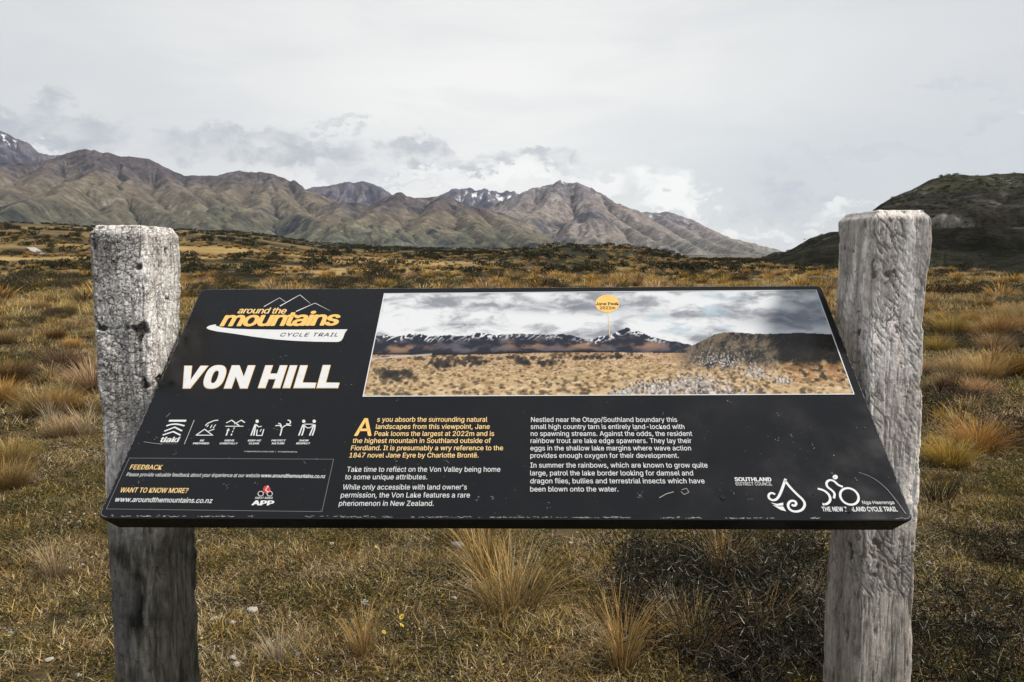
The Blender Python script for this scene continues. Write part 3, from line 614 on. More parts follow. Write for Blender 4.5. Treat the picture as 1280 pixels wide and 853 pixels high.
snowm = sstep(.44, .62, rid)*(1-sstep(.015, .07, dep))*np.clip(np.exp(-((ax-.42)/.22)**2)+np.exp(-((ax-.12)/.08)**2)+np.exp(-((ax-1.12)/.12)**2)+np.exp(-((ax-2.24)/.06)**2)+np.exp(-((ax-2.6)/.2)**2)*1.8+.4*np.exp(-((ax-1.5)/.9)**2), 0, 1)
mc = mixc(np.clip(snowm*1.5, 0, 1), mc, (.74, .75, .80))
img = mixc(np.where(ay > crest, 1., 0.)*(ax < 3.25), skyc, mc)
base = .622+.008*np.sin(ax*2.3)
gc = mixc(sstep(-.3, .35, fbm(ax*6, ay*20, 4, 318)), (.36, .215, .11), (.58, .40, .25))
def dabs(im, n, x0, x1, y0, y1, size, cols, seed, asp=1.3, soft=.5, dark=.0, foot=None):
    q_ = np.random.default_rng(seed); DX, DY = 4.6/nu, 1/nv; ys = np.sort(y0+(y1-y0)*q_.uniform(0, 1, n)**1.0)
    for y_ in ys:
        x_ = q_.uniform(x0, x1); s_ = size*(.25+1.3*max(0, (y_-.6)/.4))*q_.uniform(.5, 1.3); i0, i1 = max(0, int((y_-s_*1.2)/DY)), min(nv, int((y_+s_*1.2)/DY)+2); j0, j1 = max(0, int((x_-s_*asp*1.3)/DX)), min(nu, int((x_+s_*asp*1.3)/DX)+2)
        if i1 <= i0 or j1 <= j0: continue
        yy, xx = (ay[i0:i1, j0:j1]-y_)/s_, (ax[i0:i1, j0:j1]-x_)/(s_*asp); r2 = xx**2+yy**2; f = np.clip((1-r2)/soft, 0, 1)*(.55+.45*q_.uniform(0, 1, r2.shape))
        c_ = np.array(cols[q_.integers(0, len(cols))])*q_.uniform(.8, 1.2); cc = mixc(np.clip(.5+yy*.7, 0, 1)*dark, c_, c_*.22)
        im[i0:i1, j0:j1] = im[i0:i1, j0:j1]*(1-f[..., None])+cc*f[..., None]
gc = np.array(gc)
dabs(gc, 9000, 0, 4.6, .605, 1.03, .017, [(.64,.47,.27),(.50,.33,.16),(.74,.58,.36),(.40,.25,.11),(.60,.44,.25)], 1, 1.5, .7, .9)
dabs(gc, 900, 0, 4.6, .61, 1.0, .011, [(.09,.06,.04),(.14,.09,.05)], 2, 1.8, .6, .3)
dabs(gc, 130, .0, 2.6, .61, .68, .035, [(.03,.027,.022),(.05,.04,.03)], 3, 2.0, .6, .2)
for bx_, by_, bw_, bh_, n_ in ((.72, .71, .16, .05, 60), (1.0, .70, .16, .03, 45), (1.5, .69, .10, .04, 30), (1.75, .70, .12, .025, 24), (.25, .80, .2, .05, 40), (2.15, .66, .3, .02, 30), (2.45, .66, .2, .015, 20)):
    q_ = np.random.default_rng(int(bx_*100))
    for _ in range(n_): x_, y_ = bx_+q_.normal(0, bw_*.5), by_+q_.normal(0, bh_*.5); dabs(gc, 1, x_-.001, x_+.001, y_, y_+.001, .035, [(.022,.02,.018),(.035,.03,.025),(.06,.05,.04)], int(1e6*abs(x_)), 1.2, .7, .3)
img = mixc(np.where(ay > base, 1., 0.), img, gc)
img = mixc(np.exp(-((ay-base+.008)/.010)**2)*.9*(ax < 2.4), img, (.014, .012, .012))
img = mixc(np.exp(-((ay-(.665-.07*ax))/.006)**2)*(ax < .6)*.9, img, (.55, .52, .48))
bs = fbm(ax*13, ay*15, 5, 321, .6)
hc = np.interp(ax, [2.95, 3.15, 3.3, 3.42, 3.52, 3.7, 3.9, 4.1, 4.3, 4.6], [.63, .57, .51, .455, .43, .435, .45, .445, .44, .455])+.008*fbm(ax*14, ax*0, 4, 323)
hn = fbm(ax*10+ay*6, ay*10, 6, 325, .6); hcol = mixc(sstep(-.25, .35, hn+.25*(3.75-ax)), (.022, .020, .016), (.15, .115, .075)); hcol = mixc(sstep(.62, .8, ridged(ax*12+ay*8, ay*10, 4, 326))*.5, hcol, (.30, .25, .20)); hcol = mixc(sstep(3.95, 4.05, ax)*.9, hcol, (.010, .009, .008))
hm = np.where(ay > hc, 1., 0.)*(1-sstep(.70, .80, ay+.12*hn))*sstep(2.95, 3.2, ax+.1*hn); img = mixc(hm, img, hcol)
sh = np.clip(np.exp(-((ax-3.45)/.28)**2-((ay-.67)/.09)**2)*1.1, 0, 1); img = mixc(sh*sstep(-.2, .15, fbm(ax*20, ay*20, 4, 335)), img, (.04, .035, .034)); img = mixc(sh*sstep(.12, .3, fbm(ax*45, ay*34, 3, 336)), img, (.38, .35, .32))
og = sstep(3.95, 4.1, ax)*sstep(.70, .76, ay)*(1-sstep(.86, .95, ay)); img = mixc(og*sstep(-.3, .2, fbm(ax*14, ay*20, 4, 327))*.6, img, (.36, .16, .05)); img = mixc(og*sstep(.05, .25, fbm(ax*12, ay*18, 4, 329))*.9, img, (.022, .016, .012))
sb = np.clip(np.exp(-((ax-2.95)/.60)**4-((ay-.93)/.12)**2)+.8*np.exp(-((ax-3.7)/.30)**4-((ay-.84)/.11)**2), 0, 1)
img = np.array(img)
for bx_, by_, bw_, bh_, n_ in ((2.75, .93, .22, .05, 170), (3.15, .90, .20, .06, 200), (3.45, .70, .16, .05, 110), (3.75, .80, .12, .06, 90), (3.3, .97, .3, .02, 90), (2.5, .97, .12, .02, 50), (4.0, .88, .08, .03, 30)):
    q_ = np.random.default_rng(int(bx_*100))
    for _ in range(int(n_*1.8)):
        x_, y_ = bx_+q_.normal(0, bw_*.6), by_+q_.normal(0, bh_*.6); dabs(img, 1, x_-.001, x_+.001, y_, y_+.001, .011, [(.10,.085,.08),(.55,.50,.46),(.36,.32,.30),(.70,.66,.62),(.05,.045,.04)], int(1e6*abs(x_)), 1.0, .8, .2)
sn_ = 0
c = np.clip(img, 0, 1)*.88
photo = mesh('printed_photo', np.stack([UX, UY, np.full_like(UX, ZP)], -1), gridfaces(nv, nu)[:, ::-1], colmat('photo_print', .22, .45), cols=c.reshape(-1, 3)); photo.parent = panel
photo['label'] = 'wide printed view of snowy mountains above golden tussock'
dq = [disc(759, 380.2, 11.2, YEL, z=ZP*2, rx=15.2), stroke([(760,391),(762.5,424)], 1.0, YEL2, z=ZP*2, w1=.9)]
dq += [text('Jane Peak', 745, 382.2, 773.5, 382, 3.5, DARKP, bold=.01, z=ZP*3), text('2022m', 750, 387.4, 769, 387.2, 3.5, DARKP, bold=.01, z=ZP*3)]
mergeobs('photo_caption_balloon', dq)
# -- scratches and worn edges
wear_m = printmat('bare_scratch', (.30, .295, .29), .6)
q = random.Random(5); V = []; F = []
def fleck(x, y, l, w_, a):
    i = len(V); dx, dy = math.cos(a)*l/2, math.sin(a)*l/2; nx, ny = -math.sin(a)*w_/2, math.cos(a)*w_/2; k = .3+.7*q.random()
    V.extend([(x-dx, y-dy, ZP*2.6), (x+nx*k, y+ny*k, ZP*2.6), (x+dx, y+dy, ZP*2.6), (x-nx, y-ny, ZP*2.6)]); F.append((i, i+3, i+2, i+1))
hw, hl = PW/2, PL/2
for _ in range(300): fleck(q.uniform(-hw+.01, hw-.01), q.uniform(-hl+.01, hl-.01), q.uniform(.0005, .002), q.uniform(.0004, .0011), q.uniform(0, 6.3))
for _ in range(60):
    cx, cy = q.uniform(-hw+.03, hw-.03), -hl+abs(q.gauss(0, .12))+.02
    a = q.uniform(0, 6.3)
    for _ in range(q.randint(2, 5)): fleck(cx+q.gauss(0, .003), cy+q.gauss(0, .003), q.uniform(.001, .005), q.uniform(.0003, .0009), a+q.gauss(0, .5))
for _ in range(420):
    x = q.uniform(-hw+.008, hw-.008)
    if fbm(np.array([x*9.]), np.array([.5]), 3, 5)[0] > -.12: fleck(x, -hl+.0025+abs(q.gauss(0, .0011)), q.uniform(.002, .009), q.uniform(.0005, .0014), q.gauss(0, .12))
for s_ in (-1, 1):
    for _ in range(110): fleck(s_*(hw-.0024-abs(q.gauss(0, .0005))), q.uniform(-hl+.01, hl*.75), q.uniform(.003, .010), .0005, math.pi/2+q.gauss(0, .03))
for _ in range(90): fleck(q.uniform(-hw+.01, hw-.01), hl-.003-abs(q.gauss(0, .0004)), q.uniform(.003, .009), .0005, q.gauss(0, .03))
for k in range(14):   # the rounded corner rims are worn bare
    a = math.pi+k*math.pi/2/13; fleck(-hw+.0125+.0098*math.cos(a), -hl+.0125+.0098*math.sin(a), .002, .0009, a+math.pi/2)
    a = -math.pi/2+k*math.pi/2/13; fleck(hw-.0125+.0098*math.cos(a), -hl+.0125+.0098*math.sin(a), .002, .0009, a+math.pi/2)
sc_ = mesh('fine_wear', V, F, wear_m, panel); sc_['kind'] = 'stuff'
for q_ in (stroke([(1073,591),(1090,597),(1106,609),(1120,626),(1132,643)], .35, wear_m, z=ZP*2.6, smooth=1, w1=.8), stroke([(824,623),(833,618),(842,615.5)], 1.1, wear_m, z=ZP*2.6), stroke([(852,613),(858,611),(861,616),(855,619),(851,615)], .8, wear_m, z=ZP*2.6), stroke([(208,522),(213,517)], .6, wear_m, z=ZP*2.6), stroke([(180,553),(190,554.5),(203,556)], .7, wear_m, z=ZP*2.6, smooth=1)): q_.name = 'scratch'; q_.parent = panel

# ------------------------------------------------------------------ the posts
def post(name, x0, x1, y0, y1, ztop, seed, lean, pal, style):
    """split timber post: rounded box cross-section with flaked, cracked faces; x0..x1, y0..y1 at ground coordinates near the top"""
    hw, hd = (x1-x0)/2, (y1-y0)/2; cx, cy = (x0+x1)/2, (y0+y1)/2; ns = 420
    # perimeter of a rounded box, started at the back so no seam is seen
    P = []; per = []; r = .012
    corners_ = [(hw-r, hd-r, 0), (-(hw-r), hd-r, 90), (-(hw-r), -(hd-r), 180), (hw-r, -(hd-r), 270)]
    for qx, qy, a0 in corners_:
        for k in range(9): a = rad(a0+k*11.25); P.append((qx+r*math.cos(a), qy+r*math.sin(a), math.cos(a), math.sin(a)))
    P.append(P[0]); P = np.array(P); L = np.concatenate([[0], np.cumsum(np.hypot(*np.diff(P[:, :2], axis=0).T))])
    s = np.linspace(0, L[-1], ns+1)[:-1]; px = np.interp(s, L, P[:, 0]); py = np.interp(s, L, P[:, 1]); nx = np.interp(s, L, P[:, 2]); ny = np.interp(s, L, P[:, 3]); m_ = np.hypot(nx, ny); nx /= m_; ny /= m_
    zz = np.concatenate([np.linspace(-.15, .90, 90)[:-1], np.linspace(.90, ztop, 400)])
    Sg, Zg = np.meshgrid(s, zz); n = fbm(Sg*9, Zg*5, 3, seed)
    edge = sstep(0, .02, ztop-Zg)
    # long undulations, adze facets, flakes and cracks
    d = .010*fbm(Sg*5, Zg*3.2, 3, seed+1)+.004*fbm(Sg*22, Zg*9, 3, seed+2)
    ln = np.where(np.abs(Sg) > 0, 0, 0)
    wx_ = fbm(Sg*40, Zg*30, 3, seed+4)*.45; wz_ = fbm(Sg*40, Zg*30, 3, seed+5)*.45
    if style == 'bark':
        f1, f2 = worley(Sg*115+wx_*3, Zg*175+wz_*3, seed); g1, g2 = worley(Sg*46+wx_*2.6, Zg*60+wz_*2.6, seed+1)
        front = sstep(.035, -.005, px[None, :]+.02*n) if False else (1-sstep(-.005, .035, px[None, :]+.02*n))
        upper = sstep(1.15, 1.30, Zg+.06*n)
        brk = sstep(-.3, .15, fbm(Sg*45, Zg*60, 3, seed+25)+.1); crk = (1-sstep(.03, .18, f2-f1))*brk*sstep(-.25, .25, fbm(Sg*14, Zg*10, 3, seed+6)+.2*front)*(.2+.8*upper); crk2 = (1-sstep(.02, .13, g2-g1))*(.25+.75*upper)*sstep(-.3, .15, fbm(Sg*22, Zg*25, 3, seed+26)+.25*front)
        
        pits = sstep(.30, .42, fbm(Sg*26, Zg*22, 3, seed+7))*upper
        gro = ridged(Sg*60+.7*n, Zg*7, 4, seed+8)*(1-upper*.75*front)*(1+.5*(Zg < 1.1))
        crk = crk*.25; crk2 = crk2*.55; d = d-.0010*crk-.0022*crk2-.007*pits-.0035*gro+.0012*fbm(Sg*150, Zg*120, 2, seed+9)
        dark = np.clip(np.maximum(crk, crk2)*.9+pits*1.0+.5*front*upper*sstep(.05, .35, fbm(Sg*120, Zg*150, 3, seed+28))+.45*sstep(.55, .8, gro), 0, 1)
    else:
        gro = ridged(Sg*95+.6*n, Zg*6, 3, seed+8); diag = ridged(Sg*70+Zg*55+.6*n, Zg*14-Sg*14, 3, seed+11)
        mask = sstep(-.12, .18, fbm(Sg*9, Zg*7, 3, seed+12))
        pits = sstep(.36, .46, fbm(Sg*30, Zg*24, 3, seed+7)); f1, f2 = worley(Sg*50+wx_*2.2, Zg*38+wz_*2.2, seed)
        crk = (1-sstep(.008, .05, f2-f1))*sstep(.02, .3, fbm(Sg*16, Zg*12, 3, seed+6))
        dg = sstep(.55, .78, diag)*mask; d = d-.0014*sstep(.5, .9, gro)-.0022*dg-.003*crk-.004*pits+.001*fbm(Sg*150, Zg*120, 2, seed+9)
        dark = np.clip(.55*dg+.9*crk+pits*.9+.4*sstep(.62, .9, gro), 0, 1)
    # chips off the arrises, a knot bulge low on the inner side
    arr = np.exp(-(np.abs((px[None, :]*0+np.minimum(hw-np.abs(px), 1)[None, :]))/.014)**2)*np.exp(-(np.minimum(hd-np.abs(py), 1)[None, :]/.014)**2)
    d = d-arr*.008*sstep(.15, .45, fbm(Sg*0+nx[None, :], Zg*16, 3, seed+15)+.1)
    if style == 'bark': d = d+nx[None, :].clip(0, 1)*(.021*(1-sstep(1.15, 1.40, Zg))-.010*(1-sstep(.98, 1.06, Zg)))-(-nx[None, :]).clip(0, 1)*.006*(1-sstep(1.0, 1.3, Zg))
    topc = (1-sstep(0, .017, ztop-Zg)); d = d-(.009 if style == 'bark' else .013)*topc**1.3
    X = cx+px[None, :]+nx[None, :]*d+lean[0]*(1.5-Zg); Y = cy+py[None, :]+ny[None, :]*d+lean[1]*(1.5-Zg)
    Zo = Zg+.003*topc*fbm(Sg*40, Zg*0, 3, seed+16)
    a, b_, c_ = [np.array(q_) for q_ in pal]
    tone = sstep(-.35, .35, fbm(Sg*18, Zg*6, 5, seed+18)); col = mixc(tone, a, b_); col = mixc(sstep(.15, .45, fbm(Sg*60, Zg*22, 4, seed+19))*.5, col, a*.7)
    # lower timber below the panel: dark algae, with the panel's shade painted in
    lowm = sstep(1.06, .96, Zg) if False else 1-sstep(.98, 1.10, Zg+.03*n)
    alg_shade = np.array((.115, .100, .066)) if style == 'bark' else np.array((.26, .225, .18))
    col = mixc(lowm*(.90 if style == 'bark' else .65), col, alg_shade)
    if style == 'bark': col = mixc(lowm*sstep(.05, .3, fbm(Sg*12, Zg*5, 4, seed+21)+.22*(px[None, :] < -.0)-.08), col, (.016, .017, .015))
    col = mixc(lowm*sstep(.10, .35, fbm(Sg*30, Zg*7, 5, seed+33, .6))*.7, col, (.30, .275, .23) if style == 'bark' else (.42, .38, .33)); col = mixc(lowm*sstep(.15, .4, fbm(Sg*24, Zg*9, 4, seed+34, .6))*.7, col, (.055, .055, .030) if style == 'bark' else (.16, .14, .11))
    col = mixc(dark*(.92 if style == 'bark' else .78), col, c_)
    if style == 'bark': col = mixc(front*sstep(-.2, .35, fbm(Sg*13, Zg*9, 4, seed+27))*.6, col, (.24, .225, .205))
    else: col = mixc(sstep(-.1, .4, fbm(Sg*30, Zg*3.5, 4, seed+27)+.5*sstep(1.38, 1.56, Zg)-.1)*.55, col, (.17, .155, .14))
    col = mixc(topc*.75, col, b_*1.08)
    V = np.stack([X, Y, Zo], -1).reshape(-1, 3); nrow = len(zz)
    i = np.arange(nrow-1)[:, None]*ns+np.arange(ns)[None, :]; j = np.arange(nrow-1)[:, None]*ns+(np.arange(ns)[None, :]+1) % ns
    F = np.stack([i, j, j+ns, i+ns], -1).reshape(-1, 4)
    # end grain: rings shrinking to the middle of the top
    last = V[-ns:]; cen = last.mean(0); cap = []; cc = []
    for k in range(1, 14):
        f = 1-k/14.; ring = cen+(last-cen)*f; rr_ = ring.copy(); rr_[:, 2] = ztop+.0015+.002*fbm(ring[:, 0]*90, ring[:, 1]*90, 3, seed+30); cap.append(rr_)
        cc.append(np.tile(b_, (ns, 1))*(.85+.3*fbm(ring[:, 0]*120, ring[:, 1]*40, 3, seed+31)[:, None]))
    cap.append(cen[None, :]+np.array([[0, 0, .0015]])); cc.append(b_[None, :])
    base_ = len(V); V = np.concatenate([V]+cap); C_ = np.concatenate([col.reshape(-1, 3)]+cc); Fs = [F]
    for k in range(13):
        o_ = base_-ns+k*ns; i = o_+np.arange(ns); j = o_+(np.arange(ns)+1) % ns; Fs.append(np.stack([i, j, j+ns, i+ns], -1))
    F = np.concatenate(Fs); o_ = base_-ns+13*ns; tip = len(V)-1
    ii = o_+np.arange(ns); jj = o_+(np.arange(ns)+1) % ns; F = np.concatenate([F, np.stack([ii, jj, np.full(ns, tip), np.full(ns, tip)], -1)]) if False else F
    me_o = mesh(name, V, F, barkm if style == 'bark' else woodm, cols=C_, smooth=True)
    bm = bmesh.new(); bm.from_mesh(me_o.data); bm.verts.ensure_lookup_table()
    for a_, c2 in zip(ii, jj):
        try: bm.faces.new((bm.verts[int(a_)], bm.verts[int(c2)], bm.verts[tip]))
        except ValueError: pass
    bm.to_mesh(me_o.data); bm.free(); return me_o
woodm = colmat('weathered_timber', .92, .12, fine=[(90, .88, 1.2), (400, .82, 1.25)])
t = NT(woodm.node_tree); bs_ = t.n['Principled BSDF']; gp = t.node('ShaderNodeNewGeometry').outputs['Position']
g1 = t.noise(t.scalevec(gp, (1, 1, .10)), 330, 6, .65); g2 = t.noise(t.scalevec(gp, (1, 1, .35)), 120, 7, .7, .6)
src_ = bs_.inputs['Base Color'].links[0].from_socket
c_ = t.mix(t.mapr(g1, .52, .74, 0, .45), src_, (.10, .09, .08)); c_ = t.mix(t.mapr(g2, .58, .72, 0, .45), c_, (.075, .068, .06)); t.l.new(c_, bs_.inputs['Base Color'])
hh = t.math('ADD', t.math('MULTIPLY', g1, -.6), t.math('ADD', t.math('MULTIPLY', t.mapr(g2, .5, .7), -.8), t.math('MULTIPLY', t.noise(gp, 300, 8, .7), .5)))
bn = t.node('ShaderNodeBump'); bn.inputs['Strength'].default_value = .8; bn.inputs['Distance'].default_value = .0035; t.l.new(hh, bn.inputs['Height']); t.l.new(bn.outputs[0], bs_.inputs['Normal'])
barkm = woodm.copy(); barkm.name = 'cracked_timber'; t = NT(barkm.node_tree); bs_ = t.n['Principled BSDF']; gp = t.node('ShaderNodeNewGeometry').outputs['Position']
wn = t.node('ShaderNodeTexNoise'); t.l.new(gp, wn.inputs['Vector']); wn.inputs['Scale'].default_value = 70; wn.inputs['Detail'].default_value = 4
va = t.node('ShaderNodeVectorMath', operation='MULTIPLY_ADD'); t.l.new(wn.outputs['Color'], va.inputs[0]); va.inputs[1].default_value = (.022, .022, .022); t.l.new(t.scalevec(gp, (1, 1, 1.35)), va.inputs[2])
def edge(sc, lo, hi):
    v_ = t.node('ShaderNodeTexVoronoi', feature='DISTANCE_TO_EDGE'); t.l.new(va.outputs[0], v_.inputs['Vector']); v_.inputs['Scale'].default_value = sc; return t.mapr(v_.outputs['Distance'], lo, hi, 1, 0)
zs = t.node('ShaderNodeSeparateXYZ'); t.l.new(gp, zs.inputs[0]); up_ = t.mapr(t.math('ADD', zs.outputs[2], t.math('MULTIPLY', t.noise(gp, 12, 3), .2)), 1.2, 1.4)
mk = t.mapr(t.noise(gp, 22, 4, .6), .38, .56); fr_ = t.mapr(zs.outputs[0], -.60, -.66, .45, 1.0)
ck = t.math('MULTIPLY', t.math('MAXIMUM', t.math('MULTIPLY', edge(120, .0, .075), mk), t.math('MULTIPLY', edge(52, .0, .045), t.mapr(t.noise(gp, 30, 3), .36, .52))), t.math('MULTIPLY', t.mapr(up_, 0, 1, .12, 1), fr_), clamp=True)
s0 = bs_.inputs['Base Color'].links[0].from_socket; t.l.new(t.mix(t.math('MULTIPLY', ck, .8), s0, (.028, .024, .020)), bs_.inputs['Base Color'])
b0 = bs_.inputs['Normal'].links[0].from_socket; bn = t.node('ShaderNodeBump'); bn.inputs['Strength'].default_value = .9; bn.inputs['Distance'].default_value = .004; t.l.new(t.math('MULTIPLY', ck, -1.0), bn.inputs['Height']); t.l.new(b0, bn.inputs['Normal']); t.l.new(bn.outputs[0], bs_.inputs['Normal'])
def at(px, y):                        # lateral position of a photo column at a given distance (y)
    d = ray(px, 420); return d.x/d.y*y
def top(px, py, y): d = ray(px, py); return CAM.z+d.z/d.y*y
PL0 = post('timber_post', at(118, 1.37)-.004, at(186, 1.37), 1.37, 1.52, top(170, 283, 1.39), 401, (-.004, 0), ((.56,.52,.48), (.90,.86,.81), (.030,.027,.024)), 'bark')
tag(PL0, 'whitened timber post with flaky cracked surface at the left end of the panel', 'post')
PR0 = post('timber_post', at(1085, 1.37), at(1161, 1.37), 1.37, 1.52, top(1100, 264, 1.39), 507, (.003, 0), ((.58,.52,.47), (.88,.82,.755), (.045,.04,.035)), 'adzed')
tag(PR0, 'grey adzed timber post with diagonal tool marks at the right end of the panel', 'post')
for sx, gp_ in ((-1, .016), (1, .024)):  # angle brackets under the tray, bolted to the inner face of each post
    bm = bmesh.new(); x = sx*(PW/2-.03)
    def bxm(x0, x1, y0, y1, z0, z1):
        v = [bm.verts.new((a, b_, c_)) for a in (x0, x1) for b_ in (y0, y1) for c_ in (z0, z1)]
        for f in ((0,1,3,2),(4,6,7,5),(0,4,5,1),(2,3,7,6),(0,2,6,4),(1,5,7,3)): bm.faces.new([v[k] for k in f])
    bxm(*sorted((x, x+sx*.005)), -.10, .06, -.062, -.0266); bxm(*sorted((x+sx*.001, sx*(PW/2+gp_-.0072))), -.10, .06, -.066, -.0622); bxm(*sorted((sx*(PW/2+gp_-.007), sx*(PW/2+gp_-.002))), -.10, .06, -.110, -.0622)
    bmesh.ops.recalc_face_normals(bm, faces=bm.faces); me = bpy.data.meshes.new('bracket'); bm.to_mesh(me); bm.free(); me.materials.append(steel_m)
    br = bpy.data.objects.new('bracket', me); COL.objects.link(br); br.parent = panel
    for yy in (-.07, .03):
        bm = bmesh.new(); bmesh.ops.create_cone(bm, segments=6, radius1=.008, radius2=.0075, depth=.008, cap_ends=True, matrix=Matrix.Translation((sx*(PW/2+gp_-.010), yy, -.090)) @ Matrix.Rotation(rad(90), 4, 'Y'))
        me = bpy.data.meshes.new('bolt'); bm.to_mesh(me); bm.free(); me.materials.append(bolt_m); bo = bpy.data.objects.new('bolt', me); COL.objects.link(bo); bo.parent = br

# ------------------------------------------------------------------ vegetation
def blades(base, az, lean, length, width, bend, c0, c1, seg=3):
    """ribbons that start at base, lean from the vertical and droop further by bend; arrays of N"""
    N = len(az); V = []; C = []
    p = base.copy(); th = lean.copy(); side = np.stack([-np.sin(az+RNG.uniform(-.9, .9, N)), np.cos(az), np.zeros(N)], -1); side /= np.linalg.norm(side, axis=1)[:, None]
    for k in range(seg):
        f = k/seg; w_ = (width*(1-.55*f)/2)[:, None]
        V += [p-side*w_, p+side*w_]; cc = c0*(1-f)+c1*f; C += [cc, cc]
        st = length/seg; p = p+np.stack([np.sin(th)*np.cos(az), np.sin(th)*np.sin(az), np.cos(th)], -1)*st[:, None]; th = th+bend/seg
    V.append(p); C.append(c1)
    k2 = 2*seg+1; V = np.stack(V, 1).reshape(-1, 3); C = np.stack(C, 1).reshape(-1, 3)
    F = []; o = np.arange(N)*k2
    for k in range(seg-1): F += [np.stack([o+2*k, o+2*k+1, o+2*k+3], -1), np.stack([o+2*k, o+2*k+3, o+2*k+2], -1)]
    F.append(np.stack([o+2*seg-2, o+2*seg-1, o+2*seg], -1)); return V, np.concatenate(F), C
def leaves(pos, size, c, flat=0.0, ratio=.5):
    N = len(pos); d = RNG.normal(size=(N, 3)); d[:, 2] *= 1-flat; d /= np.linalg.norm(d, axis=1)[:, None]
    e = np.cross(d, RNG.normal(size=(N, 3))); e /= np.linalg.norm(e, axis=1)[:, None]
    s = size[:, None]; V = np.stack([pos-d*s, pos+e*s*ratio, pos+d*s, pos-e*s*ratio], 1).reshape(-1, 3)
    o = np.arange(N)*4; F = np.concatenate([np.stack([o, o+1, o+2], -1), np.stack([o, o+2, o+3], -1)]); return V, F, np.repeat(c, 4, 0)
def twigs(starts, dirs, length, rad_, c0, seg=4, wob=.35):
    """three-sided tapering crooked twigs"""
    N = len(starts); V = []; C = []; p = starts.copy(); d = dirs/np.linalg.norm(dirs, axis=1)[:, None]; pts = [p]
    a = np.cross(d, RNG.normal(size=(N, 3))); a /= np.linalg.norm(a, axis=1)[:, None]; b_ = np.cross(d, a)
    for k in range(seg+1):
        r = (rad_*(1-.8*k/seg))[:, None]
        for j in range(3):
            t_ = 2*math.pi*j/3; V.append(p+(a*math.cos(t_)+b_*math.sin(t_))*r); C.append(c0)
        d = d+RNG.normal(size=(N, 3))*wob; d /= np.linalg.norm(d, axis=1)[:, None]; p = p+d*(length/seg)[:, None]; pts.append(p)
    k3 = 3*(seg+1); V = np.stack(V, 1).reshape(-1, 3); C = np.stack(C, 1).reshape(-1, 3); o = np.arange(N)*k3; F = []
    for k in range(seg):
        for j in range(3):
            q0 = o+3*k+j; q1 = o+3*k+(j+1) % 3; F += [np.stack([q0, q1, q1+3], -1), np.stack([q0, q1+3, q0+3], -1)]
    return V, np.concatenate(F), C, pts
def joinp(*parts):
    V = []; F = []; C = []; o = 0
    for p in parts: V.append(p[0]); F.append(p[1]+o); C.append(p[2]); o += len(p[0])
    return np.concatenate(V), np.concatenate(F), np.concatenate(C)
def pal(cols, N, j=.25, p=None):
    c = np.array(cols)[RNG.choice(len(cols), N, p=p)]; return c*(1+RNG.uniform(-j, j, (N, 1)))*(1+RNG.uniform(-.06, .06, (N, 3)))
grassm = colmat('dry_grass', .85, .12, rnd=.34, trans=.25)
goldm = colmat('golden_grass', .85, .12, trans=.25)
leafm = colmat('scrub_leaf', .8, .15, rnd=.25, trans=.15)
twigm = colmat('twig_bark', .9, .1, rnd=.15)
GOLD = [(.66, .41, .13), (.54, .31, .085), (.78, .54, .22), (.30, .17, .065), (.66, .50, .27)]
STRAW = [(.66, .47, .20), (.80, .64, .36), (.42, .27, .095), (.16, .10, .04)]
OLIVE = [(.16, .135, .036), (.09, .085, .025), (.26, .20, .06), (.035, .032, .014)]
DKBR = [(.045, .030, .015), (.07, .045, .02), (.025, .02, .012)]

def tussock_mesh(seed, h=.45, r0=.10, n=420, cols=GOLD, green=.15, spread=.75, dark=.16, w_=.0045, link=False, mat=None):
    global RNG; RNG = np.random.default_rng(seed)
    a = RNG.uniform(0, 2*np.pi, n); rr_ = r0*np.sqrt(RNG.uniform(0, 1, n)); base = np.stack([rr_*np.cos(a), rr_*np.sin(a), np.zeros(n)-.01], -1)
    az_ = a+RNG.normal(0, .5, n); lean = (rr_/r0)*spread*RNG.uniform(.4, 1.2, n)+.04; L = h*RNG.uniform(.55, 1.2, n)
    c1_ = pal(cols, n); g_ = RNG.uniform(0, 1, n) < green; c1_[g_] = pal([(.17, .16, .05), (.22, .19, .07)], g_.sum()); c0_ = c1_*dark  # blade roots darkened: shade inside the clump is painted into the colour
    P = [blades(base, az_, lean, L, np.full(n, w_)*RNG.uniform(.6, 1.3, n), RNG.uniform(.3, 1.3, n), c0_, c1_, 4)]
    m = n//4; a = RNG.uniform(0, 2*np.pi, m); rr_ = r0*RNG.uniform(.5, 1.5, m); base = np.stack([rr_*np.cos(a), rr_*np.sin(a), np.zeros(m)], -1)
    P.append(blades(base, a+RNG.normal(0, .6, m), RNG.uniform(1.0, 1.45, m), h*RNG.uniform(.25, .6, m), np.full(m, w_), RNG.uniform(.1, .4, m), pal(DKBR, m), pal(STRAW, m), 2))
    V, F, C = joinp(*P); return mesh('tussock', V, F, mat or grassm, cols=C, link=link)
